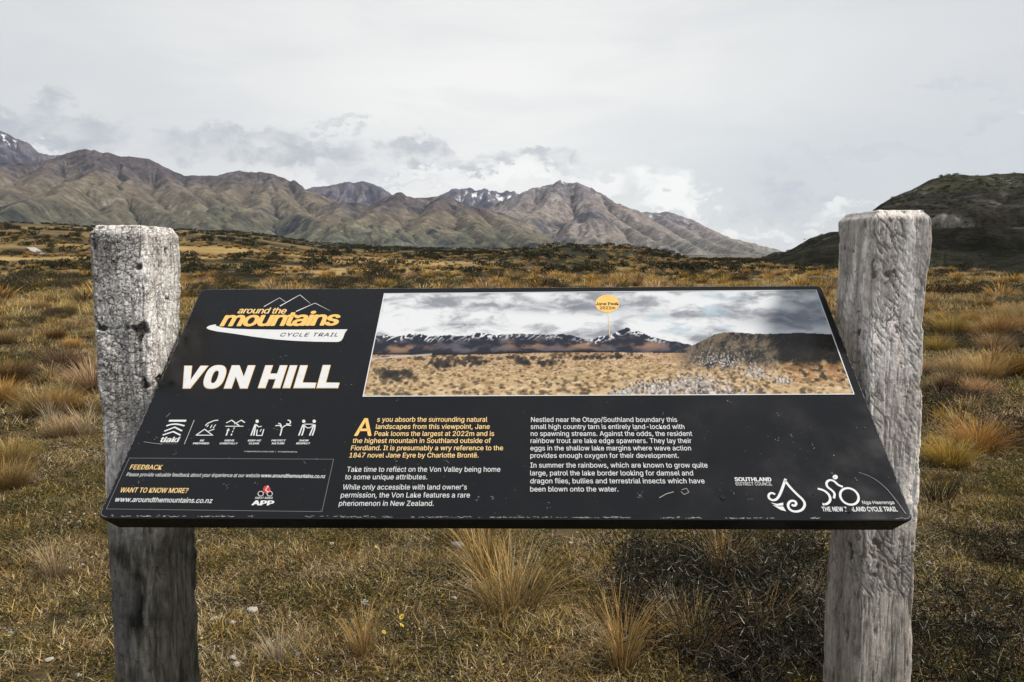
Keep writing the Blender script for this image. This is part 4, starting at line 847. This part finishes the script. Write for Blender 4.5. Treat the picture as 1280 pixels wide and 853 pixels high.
def shrub_parts(seed, w_=.5, h=.45, n=1500, cols=OLIVE, leaf=.011, ntw=90, twc=((.075, .06, .045), (.11, .09, .07)), lump=5):
    """returns (foliage, branches) meshes unlinked"""
    global RNG; RNG = np.random.default_rng(seed)
    cen = np.stack([RNG.normal(0, .38, lump)*w_, RNG.normal(0, .38, lump)*w_, RNG.uniform(.35, .7, lump)*h], -1); cen[0] = (0, 0, .5*h)
    rad_ = RNG.uniform(.35, .6, lump)
    k = RNG.integers(0, lump, n); d = RNG.normal(size=(n, 3)); d /= np.linalg.norm(d, axis=1)[:, None]; q_ = RNG.uniform(.3, 1, n)**.45
    pos = cen[k]+d*(rad_[k]*q_)[:, None]*np.array([w_, w_, h*.9])*.8; pos[:, 2] = np.abs(pos[:, 2])
    c_ = pal(cols, n, .35); L = leaves(pos, leaf*RNG.uniform(.6, 1.4, n), c_)
    s = np.zeros((ntw, 3)); s[:, :2] = RNG.normal(0, .08*w_, (ntw, 2)); dr = RNG.normal(size=(ntw, 3)); dr[:, 2] = np.abs(dr[:, 2])*.8+.25
    tw = twigs(s, dr, RNG.uniform(.6, 1.25, ntw)*max(w_, h)*.9, np.full(ntw, .006)*w_/.5, pal(twc, ntw), 5, .3)
    st = np.concatenate([p for p in tw[3][2:]]); m = len(st); sel = RNG.choice(m, m, replace=False)
    t2 = twigs(st[sel], RNG.normal(size=(m, 3))+np.array([0, 0, .3]), RNG.uniform(.08, .22, m)*max(w_, h), np.full(m, .0025)*w_/.5, pal(twc, m), 3, .35)
    V, F, C = joinp(tw[:3], t2[:3])
    return mesh('foliage', L[0], L[1], leafm, cols=L[2], link=False), mesh('branches', V, F, twigm, cols=C, link=False)
def place(src, name, x, y, s, rz, label, cat, group, z=None, sz=None, tilt=0):
    o = src.copy(); o.name = name; COL.objects.link(o); o.location = (x, y, float(gz(x, y)) if z is None else z); o.rotation_euler = (tilt, 0, rz); o.scale = (s, s, sz or s)
    return tag(o, label, cat, group)
def place_shrub(pair, x, y, s, rz, label, cat, group, sz=None, name='shrub'):
    r_ = empty(name, (x, y, float(gz(x, y))), rz); r_.scale = (s, s, sz or s); tag(r_, label, cat, group)
    for p in pair: c_ = p.copy(); COL.objects.link(c_); c_.parent = r_
    return r_

# -- geometry-nodes scatter for what nobody could count
def scatter(name, label, variants, pos, rz, sc, tilt=None):
    coll = bpy.data.collections.new(name+'_pieces')
    for i, v in enumerate(variants): v.name = 'piece_%02d' % i; coll.objects.link(v)
    me = bpy.data.meshes.new(name); me.vertices.add(len(pos)); me.vertices.foreach_set('co', np.asarray(pos, np.float32).ravel())
    at_ = me.attributes.new('rot', 'FLOAT_VECTOR', 'POINT'); r_ = np.zeros((len(pos), 3), np.float32); r_[:, 2] = rz
    if tilt is not None: r_[:, :2] = tilt
    at_.data.foreach_set('vector', r_.ravel())
    at_ = me.attributes.new('scl', 'FLOAT', 'POINT'); at_.data.foreach_set('value', np.asarray(sc, np.float32))
    at_ = me.attributes.new('pick', 'INT', 'POINT'); at_.data.foreach_set('value', np.random.default_rng(3).integers(0, len(variants), len(pos)).astype(np.int32))
    o = bpy.data.objects.new(name, me); COL.objects.link(o)
    ng = bpy.data.node_groups.new(name, 'GeometryNodeTree'); ng.interface.new_socket('Geometry', in_out='INPUT', socket_type='NodeSocketGeometry'); ng.interface.new_socket('Geometry', in_out='OUTPUT', socket_type='NodeSocketGeometry')
    N = ng.nodes; gi = N.new('NodeGroupInput'); go = N.new('NodeGroupOutput'); ip = N.new('GeometryNodeInstanceOnPoints'); ci = N.new('GeometryNodeCollectionInfo')
    ci.inputs['Collection'].default_value = coll; ci.inputs['Separate Children'].default_value = True; ci.inputs['Reset Children'].default_value = True
    def attr(n_, ty):
        a = N.new('GeometryNodeInputNamedAttribute'); a.data_type = ty; a.inputs['Name'].default_value = n_; return a.outputs['Attribute']
    e2r = N.new('FunctionNodeEulerToRotation')
    ng.links.new(attr('rot', 'FLOAT_VECTOR'), e2r.inputs[0]); ng.links.new(gi.outputs[0], ip.inputs['Points']); ng.links.new(ci.outputs[0], ip.inputs['Instance'])
    ip.inputs['Pick Instance'].default_value = True; ng.links.new(attr('pick', 'INT'), ip.inputs['Instance Index']); ng.links.new(e2r.outputs[0], ip.inputs['Rotation']); ng.links.new(attr('scl', 'FLOAT'), ip.inputs['Scale'])
    ng.links.new(ip.outputs[0], go.inputs[0]); md = o.modifiers.new('scatter', 'NODES'); md.node_group = ng
    return tag(o, label, kind='stuff')
def sector(n, d0, d1, px0=-120, px1=1400, seed=0, keep=None, p=2.0):
    q_ = np.random.default_rng(seed); D = (q_.uniform(d0**p, d1**p, n))**(1/p); A = q_.uniform(azpx(px0), azpx(px1), n)
    x, y = D*np.sin(A), D*np.cos(A)
    if keep is not None: m = q_.uniform(0, 1, n) < keep(x, y); x, y = x[m], y[m]
    return x, y
def turf_patch(seed, kind, r=.11):
    global RNG; RNG = np.random.default_rng(seed); P = []
    def disc_(n, rr=r):
        a = RNG.uniform(0, 2*np.pi, n); q_ = rr*np.sqrt(RNG.uniform(0, 1, n)); return np.stack([q_*np.cos(a), q_*np.sin(a), np.zeros(n)], -1)
    def gr(n, cols, lo, hi, l0, l1, w_=.0028, dk=.5, b_=.6):
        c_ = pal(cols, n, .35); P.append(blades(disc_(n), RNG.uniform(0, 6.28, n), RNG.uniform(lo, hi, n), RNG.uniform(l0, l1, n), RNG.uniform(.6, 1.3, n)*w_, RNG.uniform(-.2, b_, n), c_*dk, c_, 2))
    def lf(n, cols, zmax, s):
        p = disc_(n); p[:, 2] = RNG.uniform(0, zmax, n); P.append(leaves(p, RNG.uniform(.5, 1.5, n)*s, pal(cols, n, .4), .6, .6))
    if kind == 'olive': gr(90, OLIVE+STRAW[:1], .2, 1.3, .02, .055); lf(110, OLIVE, .018, .004); gr(14, STRAW, 1.0, 1.5, .03, .09)
    if kind == 'straw': gr(95, STRAW, .5, 1.5, .025, .08); gr(30, OLIVE, .2, 1.2, .02, .05); lf(40, DKBR+STRAW, .01, .004)
    if kind == 'moss': lf(240, OLIVE+[(.10, .085, .035), (.14, .12, .06)], .022, .0045); gr(16, STRAW, .8, 1.5, .02, .06)
    if kind == 'litter': lf(120, DKBR+[(.12, .085, .05), (.22, .17, .11)], .012, .0055); gr(36, STRAW+[(.40, .36, .28)], 1.2, 1.57, .03, .10, .0022, .9, .2); lf(30, [(.30, .30, .25), (.38, .37, .32)], .015, .003)
    if kind == 'grey': lf(170, [(.035, .032, .018), (.05, .045, .022), (.11, .10, .05), (.02, .018, .012)], .02, .0048); lf(60, OLIVE, .015, .004); gr(14, STRAW, .9, 1.5, .02, .06)
    if kind == 'speck': gr(70, STRAW, .7, 1.5, .02, .06, .0024); lf(46, [(.62,.60,.54),(.50,.46,.38),(.42,.36,.27)], .02, .0034); lf(60, DKBR+OLIVE, .012, .0045)
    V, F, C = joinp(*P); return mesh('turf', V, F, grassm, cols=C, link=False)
def lift(x, y, dz=0): return np.stack([x, y, gz(x, y)+dz], -1)
q = np.random.default_rng(77)
BZ = []
for bx_, by_, br_ in ((905, 772, .50), (985, 800, .42), (840, 712, .30), (960, 715, .40)):
    p = ground_hit(bx_, by_); BZ.append((p.x, p.y, br_))
def open_ground(x, y):
    k = np.ones(np.shape(x))
    for bx_, by_, br_ in BZ: k = k*sstep(br_*.6, br_*1.15, np.hypot(x-bx_, y-by_)+.12*fbm(x*4, y*4, 2, 8))
    return .12+.88*k
thin = lambda x, y: sstep(.16, .34, fbm(x*1.6+3, y*1.6, 4, 95)+.3*fbm(x/1.8, y/1.8, 2, 96))
def fill(name, label, kinds, n, d0, d1, sc0, sc1, seed, keep, px0=-560, px1=1840):
    n = int(n*(azpx(px1)-azpx(px0))/(azpx(1370)-azpx(-90))); x, y = sector(n, d0, d1, px0, px1, seed, lambda a, b_: keep(a, b_)*open_ground(a, b_)*(1-(.72*thin(a, b_) if 'litter' not in name else 0))); m = len(x)
    vs = [turf_patch(seed*10+i, k) for i, k in enumerate(kinds)]
    q_ = np.random.default_rng(seed); scatter(name, label, vs, lift(x, y, -.002), q_.uniform(0, 6.28, m), q_.uniform(sc0, sc1, m))
def dens(d): return None
zone = lambda x, y: .6*fbm(x*1.9, y*1.9, 4, 81)+.5*fbm(x/2.2, y/2.2, 3, 82)
dry = lambda x, y: .18+.82*sstep(.02, .22, zone(x, y)); wet = lambda x, y: .25+.75*sstep(-.02, .18, -zone(x, y))*(1-.8*low_n(x, y))
low_n = lambda x, y: sstep(.12, .30, fbm(x*1.3, y*1.3, 3, 91))
fill('dry_turf', 'pale dry turf blades around the posts', ['straw','straw','speck'], 13000, 1.7, 8, .6, 1.2, 21, dry)
fill('olive_turf', 'short olive grass and moss around the posts', ['olive','moss','moss','grey'], 16000, 1.7, 8, .6, 1.2, 22, wet)
fill('leaf_litter', 'dark leaf litter and dead stems on the soil', ['litter','litter','speck'], 8000, 1.7, 8, .7, 1.2, 23, lambda x, y: .25+.75*low_n(x, y))
fill('dry_turf', 'pale dry turf in the middle distance', ['straw','straw','litter'], 11000, 8, 26, 1.4, 2.6, 24, dry)
fill('olive_turf', 'olive turf in the middle distance', ['olive','moss','grey'], 10000, 8, 26, 1.4, 2.4, 25, wet)
fill('rough_grass', 'rough grass beyond the panel', ['straw','olive','straw'], 11000, 26, 85, 3.0, 6.5, 26, lambda x, y: .4+.6*patchiness(x, y), -60, 1340)

# -- tussocks
x, y = sector(6500, 5, 45, -60, 1340, 59, lambda x, y: sstep(-.05, .3, zone(x, y)+.4*fbm(x/5, y/5, 3, 83)))
small_t = [tussock_mesh(980+i, h=.22, r0=.07, n=120, spread=.9, w_=.005, cols=GOLD+STRAW[:2]) for i in range(3)]+[tussock_mesh(985, h=.2, r0=.08, n=120, cols=[(.10,.075,.03),(.06,.045,.02),(.16,.11,.04)], w_=.005)]
scatter('small_grass_tufts', 'countless small tufts of golden grass between the tussocks', small_t, lift(x, y), np.random.default_rng(4).uniform(0, 6.28, len(x)), np.random.default_rng(5).uniform(.5, 1.35, len(x)))
tus = [tussock_mesh(900+i, h=.36+.05*(i % 3), r0=.15+.03*(i % 2), n=1100, spread=.72+.10*(i % 3), w_=.0034, green=.06) for i in range(4)]
tub = [tussock_mesh(920+i, h=.34, r0=.15, n=900, cols=[(.24,.13,.05),(.16,.085,.03),(.36,.21,.08),(.09,.06,.03)], green=.1, dark=.15, w_=.0036) for i in range(2)]
tup = [tussock_mesh(940+i, h=.30, r0=.05, n=150, cols=[(.52,.42,.24),(.60,.50,.32),(.40,.30,.15)], green=.1, spread=.6, w_=.0032, dark=.45) for i in range(2)]
tug = [tussock_mesh(960+i, h=.34, r0=.05, n=170, cols=GOLD, green=.1, spread=.38, w_=.0032, dark=.4, mat=goldm) for i in range(2)]
tuw = [tussock_mesh(950+i, h=.36, r0=.13, n=420, cols=GOLD+[(.55,.44,.24)], green=.28, spread=.8, w_=.0034, dark=.5, mat=goldm) for i in range(2)]
TG = 'tussock grass clumps on the valley floor'
hand = [  # src, px, py of the base, scale, label
 (tuw[0], 640, 764, .92, 'large loose golden tussock under the middle of the panel with green lower blades'),
 (tug[1], 608, 722, 1.25, 'upright copper tussock just behind the loose tussock under the panel'),
 (tug[0], 778, 836, .95, 'slim straight straw tuft right of centre near the bottom edge'),
 (tuw[0], 866, 812, .6, 'low spreading tawny tuft at the left side of the thorny bush'),
 (tug[1], 455, 822, .62, 'small leaning ginger tuft left of centre near the bottom edge'),
 (tup[0], 70, 722, .78, 'small spiky pale tuft standing alone left of the left post'),
 (tup[1], 350, 835, .55, 'tiny straw tuft beside white stones near the left post'),
 (tus[1], 12, 583, .6, 'sandy tussock at the left edge at mid height'),
 (tup[0], 66, 532, 1.0, 'pale wispy tussock left of the panel corner at mid height'),
 (tup[1], 108, 545, 1.1, 'pale tussock touching the left post beside the panel corner'),
 (tub[0], 12, 478, 1.1, 'dark brown spiky tussock at the left edge'),
 (tub[1], 80, 462, 1.15, 'low dark olive tussock left of the left post'),
 (tus[2], 118, 492, 1.1, 'golden tussock tucked against the left post'),
 (tus[3], 8, 610, .6, 'small tawny tussock low on the left edge'),
 (tus[0], 1188, 422, 1.45, 'broad golden tussock right of the right post, in the back row'),
 (tus[1], 1248, 424, 1.45, 'rounded ginger tussock in the back row near the right edge'),
 (tus[2], 1272, 408, 1.5, 'golden tussock cut by the right edge behind the ginger one'),
 (tus[3], 1232, 474, 1.05, 'orange brown tussock mid height near the right edge'),
 (tub[0], 1192, 492, .95, 'dull brown tussock beside the right post'),
 (tus[1], 1186, 582, .6, 'small rusty tussock below the brown one beside the right post'),
 (tub[1], 1274, 470, 1.1, 'brown tussock on the right edge'),
]
for src, px, py, s, lab in hand:
    p = ground_hit(px, py); place(src, 'tussock', p.x, p.y, s, q.uniform(0, 6.28), lab, 'tussock', TG)
x, y = sector(430, 7, 40, -20, 1300, 55, lambda x, y: (.25+.75*sstep(.4, .7, patchiness(x*.7, y*.7)))*((np.arctan2(x, y) < azpx(150)) | (np.arctan2(x, y) > azpx(1120)) | (np.hypot(x, y) > 26)))
ORD = ['nearest','second nearest','third nearest','fourth nearest','fifth nearest','sixth nearest','seventh nearest','eighth nearest','ninth nearest','tenth nearest','eleventh nearest','twelfth nearest','thirteenth nearest','fourteenth nearest','fifteenth nearest','sixteenth nearest','seventeenth nearest','eighteenth nearest','nineteenth nearest','twentieth nearest']
od = np.argsort(np.hypot(x, y)); x, y = x[od], y[od]; cnt = {True: 0, False: 0}
for i in range(len(x)):
    d_ = math.hypot(x[i], y[i]); right = x[i] > 0
    src = (tus+tus+tub)[q.integers(0, 10)] if right else (tus+tub+tup+tup)[q.integers(0, 10)]
    s = q.uniform(.6, 1.15)*(.9 if d_ < 26 else 1.1)
    lab = 'golden brown tussock on the open ground to the right of the panel' if right and d_ < 26 else ('straw and brown tussock on the open ground to the left of the panel' if d_ < 26 else 'distant golden tussock in the band just above the panel')
    if d_ < 26:
        k_ = cnt[bool(right)]; cnt[bool(right)] += 1
        lab = (ORD[k_] if k_ < len(ORD) else 'farther')+(' of the golden brown tussocks scattered right of the right post' if right else ' of the straw and brown tussocks scattered left of the left post')
    else:
        lab = ['distant golden tussock in the band above the panel, left third', 'distant golden tussock in the band above the panel, middle', 'distant golden tussock in the band above the panel, right third'][int(np.clip((math.atan2(x[i], y[i])+.57)/.38, 0, 2))]
    place(src, 'tussock', float(x[i]), float(y[i]), s, q.uniform(0, 6.28), lab, 'tussock', TG+(' right' if right and d_ < 26 else (' left' if d_ < 26 else ' far')))
x, y = sector(6000, 38, 260, -60, 1340, 56, lambda x, y: sstep(-.16, .2, fbm(x/22, y/12, 4, 71)+.22*(np.abs(np.arctan2(x, y)-azpx(900)) < .3)*(np.hypot(x, y) < 75)+.12*(np.hypot(x, y) < 70)))
scatter('tussock_grassland', 'far tussocks merging into golden bands', [tussock_mesh(970+i, h=.5, r0=.16, n=170, spread=.75, w_=.02) for i in range(3)], lift(x, y), q.uniform(0, 6.28, len(x)), q.uniform(.9, 2.1, len(x)))

# -- scrub
shr = [shrub_parts(700+i, .55, .42, 1500, [(.040,.040,.018),(.055,.052,.024),(.025,.024,.014),(.075,.068,.03)], .014, 50) for i in range(3)]
shb = [shrub_parts(710+i, .5, .36, 1300, [(.065,.045,.025),(.045,.032,.02),(.09,.065,.035)], .013, 60) for i in range(2)]
SG = 'dark shrubs scattered over the valley floor'
for pr, px, py, s, sz, lab in [
 (shb[0], 1262, 560, 1.0, 1.0, 'dark twiggy shrub on the right edge at mid height'),
 (shb[0], 1225, 505, .8, .55, 'low dark shrub below the orange brown tussock near the right edge'),
 (shr[2], 1185, 432, 1.0, .5, 'low dark shrub at the foot of the broad golden tussock'),
 (shr[1], 1262, 434, 1.1, .5, 'low dark shrub at the foot of the rounded ginger tussock'),
 (shr[0], 1170, 520, .8, .7, 'small dark shrub against the right post at mid height'),
 (shr[1], 475, 352, 5.0, 5.6, 'tallest dark shrub standing up behind the panel left of centre'),
 (shr[2], 60, 455, .9, .6, 'low dark shrub behind the olive tussock at left'),
 (shr[0], 20, 365, 3.5, 3.0, 'wide dark shrub at the far left below the bench'),
 (shb[1], 1175, 372, 3.2, 2.4, 'dark shrub at the foot of the black hill beside the right post')]:
    p = ground_hit(px, py); place_shrub(pr, p.x, p.y, s, q.uniform(0, 6.28), lab, 'shrub', SG, sz)
x, y = sector(330, 34, 120, -20, 1300, 57, lambda x, y: sstep(-.25, .15, -fbm(x/22, y/12, 4, 71)+.2*(x < 0)-.1))
for i in range(len(x)):
    s = q.uniform(1.4, 3.6); src = shr[q.integers(0, 3)]
    lab = 'dark rounded shrub in the scrub belt beyond the panel, left half' if x[i] < 0 else 'dark rounded shrub in the scrub belt beyond the panel, right half'
    place_shrub(src if i < 60 else src[:1], float(x[i]), float(y[i]), s, q.uniform(0, 6.28), lab, 'shrub', SG+(' left' if x[i] < 0 else ' right'), s*q.uniform(.55, .9))
x, y = sector(5200, 110, 640, -60, 1340, 58, lambda x, y: sstep(-.15, .2, -fbm(x/45, y/16, 5, 71)+.1+.5*np.exp(-np.abs((np.arctan2(x, y)-azpx(745))/.13)**4-((np.hypot(x, y)-250)/90)**2)))
far_v = [shrub_parts(730+i, .6, .42, 260, [(.036,.036,.018),(.05,.048,.024),(.024,.023,.013)], .05, 5)[0] for i in range(3)]
scatter('scrubland', 'dark scrub merging into bands across the valley floor', far_v, lift(x, y), q.uniform(0, 6.28, len(x)), q.uniform(1.6, 4.2, len(x)))

n_ = len(dark_hill.data.vertices); hv = np.empty(n_*3, np.float32); dark_hill.data.vertices.foreach_get('co', hv); hv = hv.reshape(-1, 3); q_ = np.random.default_rng(12)
hv = hv[q_.choice(n_, 5200, replace=False)]; hv = hv[(hv[:, 2] > gz(hv[:, 0], hv[:, 1])-.5)]; hv = hv+np.stack([q_.normal(0, 1.5, len(hv)), q_.normal(0, 1.5, len(hv)), np.full(len(hv), -.45)], -1); hs_ = np.hypot(hv[:, 0], hv[:, 1])*q_.uniform(.0030, .0068, len(hv))
scatter('hillside_scrub', 'dark scrub clinging to the near black hill', far_v, hv, q_.uniform(0, 6.28, len(hv)), hs_)
nsx, nsy = sector(60, 9, 30, -40, 1320, 68, lambda x, y: (np.arctan2(x, y) < azpx(130)) | (np.arctan2(x, y) > azpx(1140)))
od = np.argsort(np.hypot(nsx, nsy)); cnt = {True: 0, False: 0}
for i in od[:36]:
    r_ = bool(nsx[i] > 0); k_ = cnt[r_]; cnt[r_] += 1
    place_shrub((shr+shb)[q.integers(0, 5)], float(nsx[i]), float(nsy[i]), q.uniform(.7, 1.3), q.uniform(0, 6.28), (ORD[k_] if k_ < 20 else 'farther')+(' of the low dark shrubs between the tussocks right of the panel' if r_ else ' of the low dark shrubs between the tussocks left of the panel'), 'shrub', SG+' near', q.uniform(.5, .9))

# -- thorny divaricating bushes near the posts
thornm = colmat('thorn', .7, .2)
def thorn_bush(seed, w_, h, n, label, px, py):
    global RNG; RNG = np.random.default_rng(seed)
    p = ground_hit(px, py); r_ = empty('thorn_bush', p); tag(r_, label, 'bush')
    s = np.stack([RNG.uniform(-1, 1, n)*w_*.42, RNG.uniform(-1, 1, n)*w_*.42, np.zeros(n)], -1); dr = RNG.normal(size=(n, 3)); dr[:, 2] = np.abs(dr[:, 2])*.7+.2
    tw = twigs(s, dr, RNG.uniform(.5, 1.2, n)*h, np.full(n, .0045), pal([(.030,.024,.018),(.02,.017,.013),(.07,.058,.042)], n), 6, .4)
    st = np.concatenate(tw[3][2:]); st = st[RNG.choice(len(st), int(len(st)*.8), replace=False)]; m = len(st)
    t2 = twigs(st, RNG.normal(size=(m, 3))+np.array([0, 0, .2]), RNG.uniform(.06, .17, m), np.full(m, .0022), pal([(.030,.025,.017),(.018,.015,.011),(.014,.012,.009),(.09,.075,.05)], m), 4, .35)
    V, F, C = joinp(tw[:3], t2[:3]); mesh('branches', V, F, twigm, r_, cols=C)
    st = np.concatenate(t2[3][1:]); k = min(len(st), int(n*3)); st = st[RNG.choice(len(st), k, replace=False)]
    t3 = twigs(st, RNG.normal(size=(k, 3)), RNG.uniform(.018, .045, k), np.full(k, .0014), pal([(.30,.29,.25),(.50,.49,.44),(.14,.13,.10),(.34,.30,.22)], k), 1, .1)
    o = mesh('thorns', t3[0], t3[1], thornm, r_, cols=t3[2]); o['kind'] = 'stuff'
    k = n*34; a = RNG.choice(len(st), k); pos = st[a]+RNG.normal(0, .02, (k, 3)); pos[:, 2] = np.abs(pos[:, 2])
    L = leaves(pos, RNG.uniform(.003, .007, k), pal([(.016,.017,.009),(.024,.025,.012),(.040,.040,.02),(.010,.010,.006)], k)); mesh('foliage', L[0], L[1], leafm, r_, cols=L[2])
thorn_bush(31, .95, .30, 380, 'dark tangled thorn bush with pale spines left of the right post', 905, 775)
thorn_bush(32, .80, .26, 260, 'dark thorn bush reaching behind the foot of the right post', 995, 812)
thorn_bush(33, .55, .17, 150, 'thin thorny bush under the panel beside the copper tussock, to its right', 842, 712)
thorn_bush(35, .75, .22, 240, 'dense thorn bush just under the panel edge left of the right post', 965, 712)
thorn_bush(34, .80, .12, 130, 'low sprawling thorny bush right of the right post', 1215, 775)

thorn_bush(36, .60, .10, 110, 'low dark thorny mat at the bottom right corner', 1200, 838)
thorn_bush(37, .55, .09, 90, 'low dark thorny mat right of the panel corner', 1262, 690)
for src, px, py, s, lab in [(tug[0], 905, 728, .9, 'straw tussock growing up through the dark thorn bush'), (tug[1], 952, 805, .7, 'small golden tuft inside the dark thorn bush near the right post'), (tup[0], 838, 775, .6, 'wispy tuft at the left edge of the dark thorn bush'), (tup[1], 1015, 760, .6, 'wispy tuft between the thorn bush and the right post')]:
    p = ground_hit(px, py); place(src, 'tussock', p.x, p.y, s, q.uniform(0, 6.28), lab, 'tussock', TG)

# -- stones and flowers
stm = colmat('pale_stone', .85, .2, fine=[(150, .8, 1.15)], bump=(220, .5, .003))
def stone(px, py, r, label, c_=(.44, .41, .35), seed=0, flat=.6):
    p = ground_hit(px, py); bm = bmesh.new(); bmesh.ops.create_icosphere(bm, subdivisions=3, radius=1)
    q_ = np.random.default_rng(seed); k = q_.uniform(.7, 1.3, 3)
    for v in bm.verts:
        n_ = 1+.55*float(fbm(np.array([v.co.x*1.3+seed]), np.array([v.co.y*1.3+v.co.z]), 3, seed)[0]); v.co = Vector((v.co.x*r*k[0]*n_, v.co.y*r*k[1]*n_, v.co.z*r*flat*n_))
    me = bpy.data.meshes.new('stone'); bm.to_mesh(me); bm.free(); me.polygons.foreach_set('use_smooth', np.ones(len(me.polygons), bool)); me.materials.append(stm)
    at_ = me.color_attributes.new('Col', 'FLOAT_COLOR', 'POINT'); at_.data.foreach_set('color', np.tile((*c_, 1), len(me.vertices)).astype(np.float32))
    o = bpy.data.objects.new('stone', me); COL.objects.link(o); o.location = (p.x, p.y, p.z+r*flat*.25+.008); o.rotation_euler = (0, 0, seed*1.3); tag(o, label, 'stone', 'pale stones in the turf')
stone(315, 766, .020, 'roundest cream stone, right of the left post', seed=1)
stone(291, 826, .015, 'small cream stone above the flat one near the bottom left', (.34,.31,.26), 2)
stone(297, 836, .019, 'flat white stone lowest near the left post', seed=3, flat=.45)
stone(250, 792, .022, 'flat pinkish stone touching the left post', (.42,.37,.33), 4, .4)
stone(268, 780, .016, 'grey white stone in the group beside the left post', (.45,.43,.40), 5, .5)
stone(291, 781, .016, 'pale flat stone at the right of the group beside the left post', (.48,.45,.40), 6, .45)
stone(414, 684, .014, 'small pale stone just under the panel edge', seed=7)
stone(572, 686, .030, 'blue grey stone under the panel left of the copper tussock', (.24,.25,.26), 8)
stone(455, 757, .022, 'light grey lichened stone in the middle of the turf', (.42,.43,.40), 9)
stone(62, 828, .013, 'pale stone near the bottom left corner', seed=10)
stone(98, 848, .014, 'white stone at the bottom edge left of the left post', seed=11)
peb = []
for i in range(4):
    bm = bmesh.new(); bmesh.ops.create_icosphere(bm, subdivisions=2, radius=1); q_ = np.random.default_rng(60+i)
    for v in bm.verts: v.co = Vector((v.co.x*.010*q_.uniform(.7, 1.2), v.co.y*.008*q_.uniform(.7, 1.2), v.co.z*.005))
    me = bpy.data.meshes.new('pebble'); bm.to_mesh(me); bm.free(); me.materials.append(stm); at_ = me.color_attributes.new('Col', 'FLOAT_COLOR', 'POINT'); at_.data.foreach_set('color', np.tile((*[(.50,.47,.41),(.34,.30,.25),(.42,.36,.32),(.25,.24,.23)][i], 1), len(me.vertices)).astype(np.float32)); peb.append(bpy.data.objects.new('pebble', me))
x, y = sector(9000, 2, 9, -60, 1340, 66, lambda x, y: .03+.97*sstep(.2, .4, fbm(x*1.6+3, y*1.6, 4, 95)+.15*fbm(x*6, y*6, 2, 97)))
scatter('gravel', 'small pale pebbles lying in the bare patches of the turf', peb, lift(x, y, .006), np.random.default_rng(8).uniform(0, 6.28, len(x)), np.random.default_rng(9).uniform(.3, 1.5, len(x))**1.3)
petm = material('yellow_petal', (.88, .66, .10), .6, .2)[0]; eyem = material('flower_eye', (.35, .20, .02), .8, .1)[0]; stemm = material('flower_stem', (.10, .11, .04), .8, .1)[0]
def flower(px, py, label, s=1.0, seed=0):
    p = ground_hit(px, py+6); q_ = random.Random(seed); r_ = empty('hawkweed_flower', p, q_.uniform(0, 6)); tag(r_, label, 'flower', 'yellow flowers in the turf')
    h = .045*s; V = []; F = []
    n = 11; tilt = q_.uniform(.3, .8)
    for k in range(n):
        a = 2*math.pi*k/n; r0, r1 = .002*s, .0105*s*(.85+.3*q_.random()); w_ = .30
        i = len(V)
        for rr_, aa_, dz in ((r0, a, 0), (r1*.7, a-w_*.8, .002), (r1, a, .0025), (r1*.7, a+w_*.8, .002)):
            vx, vy, vz = rr_*math.cos(aa_), rr_*math.sin(aa_), dz*s
            V.append((vx, vy*math.cos(tilt)-vz*math.sin(tilt), h+vy*math.sin(tilt)+vz*math.cos(tilt)))
        F.append((i, i+1, i+2, i+3))
    mesh('petals', V, F, petm, r_)
    bm = bmesh.new(); bmesh.ops.create_icosphere(bm, subdivisions=2, radius=.003*s, matrix=Matrix.Translation((0, -.0005, h+.001))); me = bpy.data.meshes.new('flower_eye'); bm.to_mesh(me); bm.free(); me.materials.append(eyem)
    o = bpy.data.objects.new('flower_eye', me); COL.objects.link(o); o.parent = r_
    bm = bmesh.new(); bmesh.ops.create_cone(bm, segments=6, radius1=.0013*s, radius2=.001*s, depth=h, cap_ends=True, matrix=Matrix.Translation((0, 0, h/2))); me = bpy.data.meshes.new('stem'); bm.to_mesh(me); bm.free(); me.materials.append(stemm)
    o = bpy.data.objects.new('stem', me); COL.objects.link(o); o.parent = r_
for i, (px, py, s, lab) in enumerate([(456, 797, 1.1, 'yellow flower above the leaning ginger tuft'), (480, 798, .9, 'yellow flower right of the one above the ginger tuft'), (503, 783, 1.3, 'upper yellow flower of the touching pair left of centre'), (502, 790, 1.0, 'lower yellow flower of the touching pair left of centre'),
    (524, 790, .7, 'tiny orange yellow flower right of the touching pair'), (530, 755, 1.3, 'large yellow flower in the upper row under the panel'), (554, 756, 1.2, 'rightmost yellow flower of the upper row under the panel'), (554, 761, .8, 'small yellow flower just below the rightmost upper one'),
    (470, 688, .9, 'yellow flower highest up, near the panel edge'), (10, 812, 1.5, 'yellow flower at the bottom left corner'), (1239, 758, 1.2, 'yellow flower right of the right post'), (195+5, 395+100, .1, '')][:-1]):
    flower(px, py, lab, s, i)
